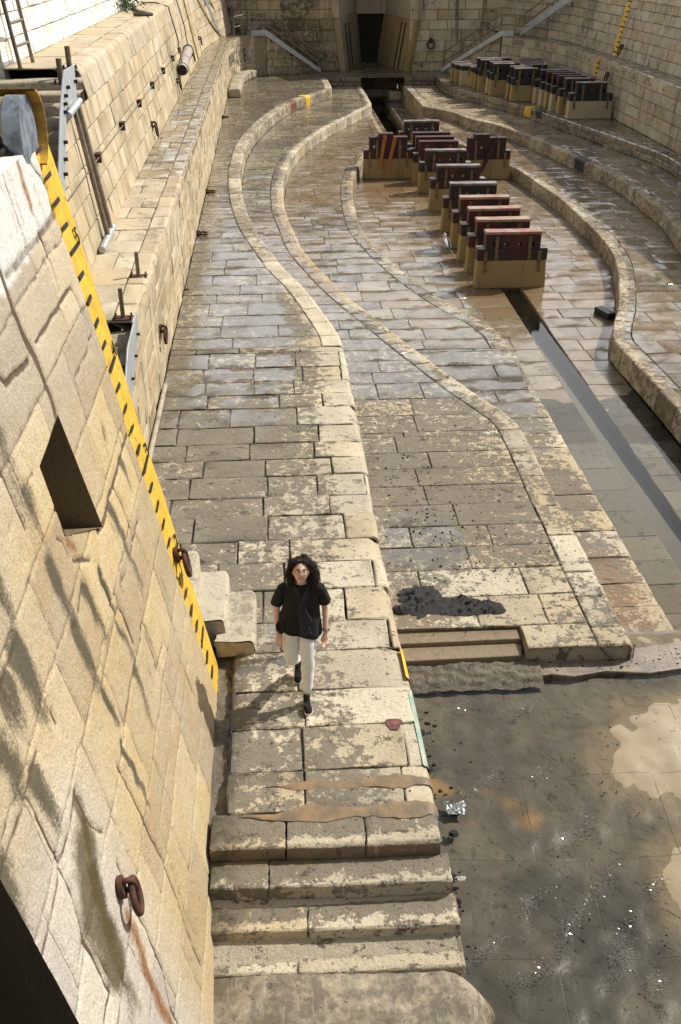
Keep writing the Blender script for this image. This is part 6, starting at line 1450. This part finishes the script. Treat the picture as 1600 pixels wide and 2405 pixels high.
body = skin_mesh([[(PEL, (.13, .10)), (WAI, (.115, .085)), (CHS, (.13, .09)), (NK0, .062), (NK, .052), ((.14, 7.94, 1.47), .055)],
                  [(NK0, .062), (SHL, .040), (ELL, .036), (WRL, .024)], [(NK0, .062), (SHR, .040), (ELR, .036), (WRR_, .024)],
                  [(PEL, (.13, .10)), (HF, .07), (KF, .05), (AF, .034)], [(PEL, (.13, .10)), (HBk, .07), (KB, .05), (AB, .034)], hL[0], hR[0]], PEL, 1)
hands = [skin_mesh(h[0:1] + h[1:], h[0][0][0], 1) for h in (hL, hR)]
# head in its own frame (face toward -y), then tipped back to look up at the camera
HC = V((.142, 7.90, 1.545)); HM = Matrix.Translation(HC) @ Matrix.Rotation(R(4), 4, 'Y') @ Matrix.Rotation(R(-27), 4, 'X')
bm = bmesh.new(); bmesh.ops.create_uvsphere(bm, u_segments=48, v_segments=36, radius=1.0)
for v in bm.verts:
    x, y, z = v.co; px_, py_, pz_ = x * .073, y * .092, z * .112
    if z < 0: j = 1 - .30 * (-z) ** 1.5; px_ *= j; py_ = py_ * (1 - .12 * (-z)) - .012 * (-z)
    if y < 0:
        g_ = lambda cx, cz, sx, sz: math.exp(-((px_ - cx) / sx) ** 2 - ((pz_ - cz) / sz) ** 2)
        py_ -= .024 * g_(0, -.020, .011, .016) + .012 * g_(0, .004, .008, .022) - .010 * (g_(-.030, .012, .015, .011) + g_(.030, .012, .015, .011)) - .006 * (g_(-.030, .030, .022, .008) + g_(.03, .03, .022, .008)) * -1
        py_ -= .007 * g_(0, -.058, .022, .010) + .010 * g_(0, -.095, .02, .014) + .006 * (g_(-.042, -.026, .016, .018) + g_(.042, -.026, .016, .018))
    v.co = (px_, py_, pz_)
for s_ in (-1, 1):
    r_ = bmesh.ops.create_uvsphere(bm, u_segments=12, v_segments=10, radius=1.0)
    for v in r_['verts']: v.co = Vector((s_ * .074 + v.co.x * .009, .008 + v.co.y * .017, -.004 + v.co.z * .030))
bmesh.ops.transform(bm, matrix=HM, verts=bm.verts[:]); hm = bpy.data.meshes.new('h'); bm.to_mesh(hm); bm.free()
finish('body', [body, *hands, hm], M['skin'], .0048, 2, .5)
def hp_(x, y, z): return HM @ V((x, y, z))
ew = flat('eye_white', (.75, .73, .70), .3); ed = flat('eye_dark', (.03, .018, .012), .2); lipm = flat('lips', (.42, .12, .10), .4); teeth = flat('teeth', (.80, .78, .72), .3)
def surf_y(x, z):
    t_ = max(0.0, 1 - (x / .073) ** 2 - (z / .112) ** 2); return -.092 * math.sqrt(t_)
def blob(name, c, r_, mat, parent=per):
    m = MB(); m.loft([[HM @ p for p in q] for q in ell(c, r_, 0, 10, 14)], False); return keep(m.build(name, mat), parent)
for s_ in (-1, 1):
    blob('eye', (s_ * .030, surf_y(.03, .010) + .003, .010), (.0135, .009, .0068), ew); blob('iris', (s_ * .030, surf_y(.03, .010) - .0045, .010), (.0055, .003, .0058), ed)
    m = MB(); m.tube([hp_(s_ * q, surf_y(q, .030) - .004, zz) for q, zz in ((.014, .030), (.028, .036), (.046, .031))], [.003, .0038, .002], 6); keep(m.build('eyebrow', M['hair']), per)
    m = MB(); m.tube([hp_(s_ * q, surf_y(q, .016) - .003, zz) for q, zz in ((.016, .013), (.030, .019), (.044, .013))], .0018, 6); keep(m.build('eyelash', M['hair']), per)
m = MB(); m.tube([hp_(x, surf_y(x, z) - .011, z) for x, z in ((-.031, -.048), (-.016, -.058), (0, -.062), (.016, -.058), (.031, -.048))], [.002, .0036, .0042, .0036, .002], 8); keep(m.build('lip', lipm), per)
m = MB(); m.tube([hp_(x, surf_y(x, z) - .011, z) for x, z in ((-.031, -.047), (-.013, -.047), (0, -.048), (.013, -.047), (.031, -.047))], [.0018, .003, .003, .003, .0018], 8); keep(m.build('lip', lipm), per)
m = MB(); m.tube([hp_(x, surf_y(x, z) - .009, z) for x, z in ((-.023, -.0505), (0, -.0545), (.023, -.0505))], [.0022, .0052, .0022], 8); keep(m.build('teeth', teeth), per)
gf = simple('thin_glasses_frame', (.35, .26, .16), .4, .5); m = MB()
for s_ in (-1, 1):
    m.torus(hp_(s_ * .031, -.100, .006), HM.to_3x3() @ V((1, 0, 0)), HM.to_3x3() @ V((0, 0, 1)), .0245, .0026, 22, 6); m.tube([hp_(s_ * .054, -.098, .012), hp_(s_ * .074, -.06, .012), hp_(s_ * .077, .005, .008)], .0015, 6)
m.tube([hp_(-.008, -.103, .010), hp_(0, -.106, .012), hp_(.008, -.103, .010)], .0016, 6); keep(m.build('glasses', gf), per)
# hair: scalp cap and wind-blown curls
m = MB(); q = []; m.loft([[HM @ p for p in q_] for q_ in ell((0, -.010, .084), (.060, .050, .038), 0, 10, 18)], False)
for j in range(15):
    a = math.pi * .60 * j / 14; q.append([hp_((.080 + .004 * math.sin(5 * t_)) * math.sin(a) * math.cos(t_), .022 + (.088 if math.sin(t_) > 0 else .088 - .012 * max(0, math.sin(a) - .80) * 5) * math.sin(a) * math.sin(t_), .022 + .106 * math.cos(a)) for t_ in [2 * math.pi * i / 28 for i in range(28)]])
m.loft(q, False); hr = keep(m.build('hair', M['hair']), per)
m = MB()
def curl(p0, d, ln, rad, tw, r_=.0032, n=14):
    d = d.normalized(); a = d.cross(V((.3, .2, 1))).normalized(); b = d.cross(a); ph = random.random() * 6.3; pts_ = []
    for k in range(n + 1):
        t_ = k / n; pts_.append(p0 + d * ln * t_ + (a * math.cos(ph + tw * t_ * 6.3) + b * math.sin(ph + tw * t_ * 6.3)) * rad * min(1, t_ * 3) + V((0, 0, -.03 * t_ * t_)))
    m.tube(pts_, [r_ * (1 - .5 * k / n) for k in range(n + 1)], 5, False)
for k in range(560):
    th = random.uniform(-.35, math.pi + .35); ph = random.uniform(.0, 1.75)
    p_ = V((.080 * math.sin(ph) * math.cos(th), .030 + .085 * math.sin(ph) * math.sin(th), .020 + .104 * math.cos(ph)))
    if p_.y < -.035 and p_.z < .072: continue
    s_ = 1 if p_.x > 0 else -1
    out = V((p_.x * 7, p_.y * 5 - .1, p_.z * 2.4 - .1)).normalized()
    dd = V((out.x * 1.0 + .10, out.y * .5, out.z * .8 - (.75 if p_.z < .09 else .05)))
    ln = random.uniform(.055, .125) * (1.15 if s_ > 0 else 1.0)
    if p_.x < 0 and p_.z > .05 and random.random() < .4: dd = V((-.6, .1, .45))
    if p_.z > .085: ln *= .55
    if p_.x < 0 and p_.z > .05 and dd.z > 0: ln *= .8
    curl(hp_(*p_), HM.to_3x3() @ dd, ln, random.uniform(.008, .016), random.uniform(1.2, 2.6))
for k in range(560):      # side masses
    s_ = 1 if k % 5 > 1 else -1; p_ = V((s_ * random.uniform(.070, .135 if s_ > 0 else .118), random.uniform(-.01, .09), random.uniform(-.06, .085)))
    curl(hp_(*p_), V((s_ * random.uniform(.1, .55) + .15, random.uniform(-.3, .3), -1)), random.uniform(.05, .13), random.uniform(.008, .017), random.uniform(1, 2.2))
for k in range(36):      # fringe swept to both sides of the parting
    s_ = 1 if random.random() < .55 else -1; p_ = V((s_ * random.uniform(.012, .055), -.066 + random.uniform(-.004, .02), .096 + random.uniform(-.012, .012)))
    curl(hp_(*p_), HM.to_3x3() @ V((s_ * 1.0, .10, -.35 + random.uniform(-.3, .25))), random.uniform(.05, .09), random.uniform(.006, .013), random.uniform(1, 2.2))
for k in range(260):      # crown hair combed over the front of the scalp to both sides
    s_ = 1 if random.random() < .5 else -1; a_ = random.uniform(.2, 1.1); x_ = s_ * random.uniform(.0, .045); p_ = V((x_, -.012 - .056 * math.sin(a_) * math.sqrt(1 - (x_ / .066) ** 2), .086 + .040 * math.cos(a_) * math.sqrt(1 - (x_ / .066) ** 2)))
    curl(hp_(*p_), HM.to_3x3() @ V((s_ * 1.0, random.uniform(-.2, .35), random.uniform(-.35, .25))), random.uniform(.05, .10), random.uniform(.004, .010), random.uniform(.8, 2.0))
keep(m.build('curls', M['hair']), hr); m = None
for ch in hr.children: ch.matrix_parent_inverse = Matrix.Identity(4)
for s_ in (-1, 1):
    m = MB(); m.torus(hp_(s_ * .076, .004, -.040), (1, 0, 0), (0, 0, 1), .007, .002, 12, 6); keep(m.build('earring', simple('gold', (.6, .42, .15), .3, .8)), per)
# loose black top with a wind-blown hem
def ringpts(c, rx, ry, n=44, rip=0.0, ph=0.0, zf=None):
    o_ = []
    for i in range(n):
        t_ = 2 * math.pi * i / n; k = 1 + rip * math.sin(5 * t_ + ph) + rip * .6 * math.sin(9 * t_ + 2 * ph); x = c[0] + rx * k * math.cos(t_); y = c[1] + ry * k * math.sin(t_); z = c[2] + (zf(math.cos(t_), math.sin(t_)) if zf else 0); o_.append(V((x, y, z)))
    return o_
hem = lambda cx, sy: -.085 * cx + .03 * sy + .02 * math.sin(3 * cx + 1)
q = [ringpts((.115, 7.975, .835), .205, .150, rip=.050, ph=.4, zf=hem), ringpts((.115, 7.975, .855), .222, .165, rip=.050, ph=.5, zf=hem), ringpts((.12, 7.975, .93), .205, .150, rip=.035, ph=.6, zf=lambda a, b: .6 * hem(a, b)), ringpts((.13, 7.98, 1.03), .185, .132, rip=.02, ph=1), ringpts((.138, 7.98, 1.13), .176, .124, rip=.012, ph=1.3),
     ringpts((.14, 7.975, 1.22), .180, .120, rip=.008), ringpts((.14, 7.97, 1.29), .188, .105), ringpts((.14, 7.967, 1.335), .175, .085), ringpts((.14, 7.965, 1.372), .125, .072), ringpts((.14, 7.962, 1.393), .082, .066)]
m = MB(); m.loft(q, False)
for s0__, e0__, sg in ((SHL, ELL, -1), (SHR, ELR, 1)):
    a0, e0 = V(s0__), V(e0__); dv = (e0 - a0); rr_ = [(a0 - V((sg * .09, 0, -.005)), .050, .05), (a0 + V((sg * .002, 0, .0)), .046, .054), (a0 + dv * .25 + V((sg * .006, 0, 0)), .052, .058), (a0 + dv * .5 + V((sg * .010, 0, 0)), .058, .063), (a0 + dv * .78 + V((sg * .014, 0, 0)), .063, .068), (a0 + dv * .76 + V((sg * .013, 0, 0)), .056, .061)]
    rings = []
    for c_, ra, rb in rr_:
        ax = V((0, 1, 0)); bx_ = dv.cross(ax).normalized()
        if c_ is rr_[0][0]: bx_ = V((0, 0, 1)) * (-1 if (dv.cross(ax)).x * sg > 0 else 1); 
        rings.append([c_ + bx_ * ra * math.cos(t_) * (1 + .04 * math.sin(4 * t_)) + ax * rb * math.sin(t_) for t_ in [2 * math.pi * i / 24 for i in range(24)]])
    m.loft(rings[1:], True)
    m.loft([ [p for p in r0_] for r0_ in ell(tuple(a0 + V((-sg * .012, 0, .0))), (.044, .052, .036), 0, 10, 16)], False)
# corner of the hem lifted by the wind
fl = []
m.add([(-.03, 7.85, .975), (-.075, 7.93, .985), (-.145, 7.90, .925), (-.085, 7.85, .835), (-.02, 7.83, .87), (-.05, 7.90, .93)], [(0, 1, 5), (1, 2, 5), (2, 3, 5), (3, 4, 5), (4, 0, 5)], True)
top_ = keep(m.build('blouse', M['cloth']), per); sm = top_.modifiers.new('solid', 'SOLIDIFY'); sm.thickness = .006; sm.offset = 0
ss_ = top_.modifiers.new('sub', 'SUBSURF'); ss_.levels = 1; ss_.render_levels = 1
# scarf: collar, crossing bands and two fringed tails
def ribbon(m, pts, wd, th=.012, fold=5):
    pts = [V(p) for p in pts]; rings = []
    for i, p in enumerate(pts):
        d = (pts[min(i + 1, len(pts) - 1)] - pts[max(i - 1, 0)]).normalized(); n_ = V((p.x - .14, p.y - 7.97, .0)); n_ = (n_ - d * n_.dot(d)).normalized(); s_ = d.cross(n_).normalized(); w_ = wd[i] if isinstance(wd, (list, tuple)) else wd
        k = 21; a = []
        for j in range(k):
            u_ = -1 + 2 * j / (k - 1); a.append(p + s_ * w_ * u_ + n_ * (.5 * th * math.sin(u_ * fold * math.pi) + .010 * (1 - u_ * u_)))
        rings.append(a + [x - n_ * th for x in a[::-1]])
    m.loft(rings, True)
m = MB()
ribbon(m, [(.06, 8.03, 1.37), (.045, 7.95, 1.385), (.065, 7.90, 1.35), (.105, 7.870, 1.27), (.150, 7.842, 1.17), (.165, 7.838, 1.13)], [.035, .04, .042, .04, .036, .034])
ribbon(m, [(.22, 8.03, 1.37), (.237, 7.95, 1.385), (.222, 7.895, 1.35), (.190, 7.865, 1.27), (.150, 7.838, 1.17), (.125, 7.838, 1.12), (.13, 7.83, 1.08)], [.035, .04, .045, .044, .038, .036, .03])
ribbon(m, [(.14, 7.835, 1.16), (.165, 7.828, 1.09), (.195, 7.825, 1.03), (.205, 7.82, .99)], [.034, .040, .042, .046]); ribbon(m, [(.14, 7.842, 1.14), (.150, 7.832, 1.05), (.165, 7.818, .95), (.185, 7.80, .865)], [.032, .042, .050, .058])
ribbon(m, [(.06, 8.03, 1.37), (.10, 8.05, 1.39), (.18, 8.05, 1.39), (.22, 8.03, 1.37)], .035)
sc_ = keep(m.build('scarf', M['scarf']), per); m = MB()
for k in range(9): x = .15 + .012 * k; m.tube([(x - .005, 7.802, .885 - .003 * k), (x, 7.797, .845), (x + random.uniform(-.004, .008), 7.795, .81)], .0022, 5)
for k in range(7): x = .17 + .012 * k; m.tube([(x - .005, 7.812, 1.0), (x, 7.810, .965), (x + .006, 7.81, .94)], .0022, 5)
f_ = m.build('fringe', M['scarf'], sc_); f_.matrix_parent_inverse = Matrix.Translation(-V(per.location))
# white trousers
tr_ = skin_mesh([[((.115, 7.975, .93), (.150, .105)), (PEL, (.155, .115))], [(PEL, (.155, .115)), (HF, (.108, .11)), ((.19, 7.90, .68), .096), (KF, .074), ((.182, 7.815, .30), .060), ((.170, 7.80, .155), .056)],
                 [(PEL, (.155, .115)), (HBk, (.108, .11)), ((.03, 7.955, .66), .096), (KB, .076), ((.058, 8.11, .33), .058), ((.085, 8.26, .215), .054)]], PEL, 2)
o = finish('trousers', [tr_], M['denim'], None)
dm = bpy.data.textures.new('fold', 'CLOUDS'); dm.noise_scale = .09; dd_ = o.modifiers.new('folds', 'DISPLACE'); dd_.texture = dm; dd_.strength = .016; dd_.mid_level = .5
# canvas shoes
def shoe(Mx, name='shoe'):
    out = [(0, .130), (.024, .126), (.034, .09), (.033, .02), (.040, -.05), (.042, -.09), (.032, -.122), (.012, -.136)]
    full = [(x, y) for x, y in out] + [(-x * .94, y) for x, y in out[::-1]]
    m = MB(); lo = [Mx @ V((x, y, 0)) for x, y in full]; hi = [Mx @ V((x, y, .030)) for x, y in full]; m.loft([lo, hi], True, False); s_ = keep(m.build('sole', flat('white_rubber', (.78, .78, .77), .5), bevel=.005), per)
    m = MB(); rings = []
    for f_, z, yy in ((1.0, .0305, 0), (.98, .045, 0), (.90, .062, .004), (.74, .078, .016)): rings.append([Mx @ V((x * f_, y * f_ + yy, z)) for x, y in full])
    m.loft(rings, True)
    m.loft([[Mx @ V((.036 * c_ * k2, .062 + .050 * sn_ * k2, z)) for c_, sn_ in [(math.cos(2 * math.pi * i / 18), math.sin(2 * math.pi * i / 18)) for i in range(18)]] for z, k2 in ((.05, 1.0), (.085, 1.0), (.115, .93), (.122, .85))], True)
    u_ = keep(m.build(name, M['cloth']), per)
    m = MB()
    for k in range(3): m.tube([Mx @ V((-.022, -.005 + .022 * k, .080 + .006 * k)), Mx @ V((0, -.010 + .022 * k, .090 + .006 * k)), Mx @ V((.022, -.005 + .022 * k, .080 + .006 * k))], .0035, 6)
    keep(m.build('lace', flat('dark_lace', (.02, .02, .02), .8)), per)
shoe(Matrix.Translation((.172, 7.735, .004)) @ Matrix.Rotation(R(4), 4, 'Z'))
shoe(Matrix.Translation((.090, 8.20, .004)) @ Matrix.Rotation(R(-3), 4, 'Z') @ Matrix.Translation((0, -.075, 0)) @ Matrix.Rotation(R(30), 4, 'X') @ Matrix.Translation((0, .12, 0)))
# watch and bracelet
for wv, nm, mt, rr_ in ((WRR_, 'watch', simple('steel_watch', (.5, .5, .52), .3, .8), .0065), (WRL, 'bracelet', simple('silver', (.6, .6, .62), .3, .8), .0028)):
    m = MB(); c_ = V(wv) + V((0, .004, .03)); m.torus(c_, (1, 0, 0), (0, 1, 0), .029, rr_, 20, 8)
    if nm == 'watch': m.tube([c_ + V((.026, -.012, 0)), c_ + V((.036, -.016, 0))], .015, 14)
    keep(m.build(nm, mt), per)
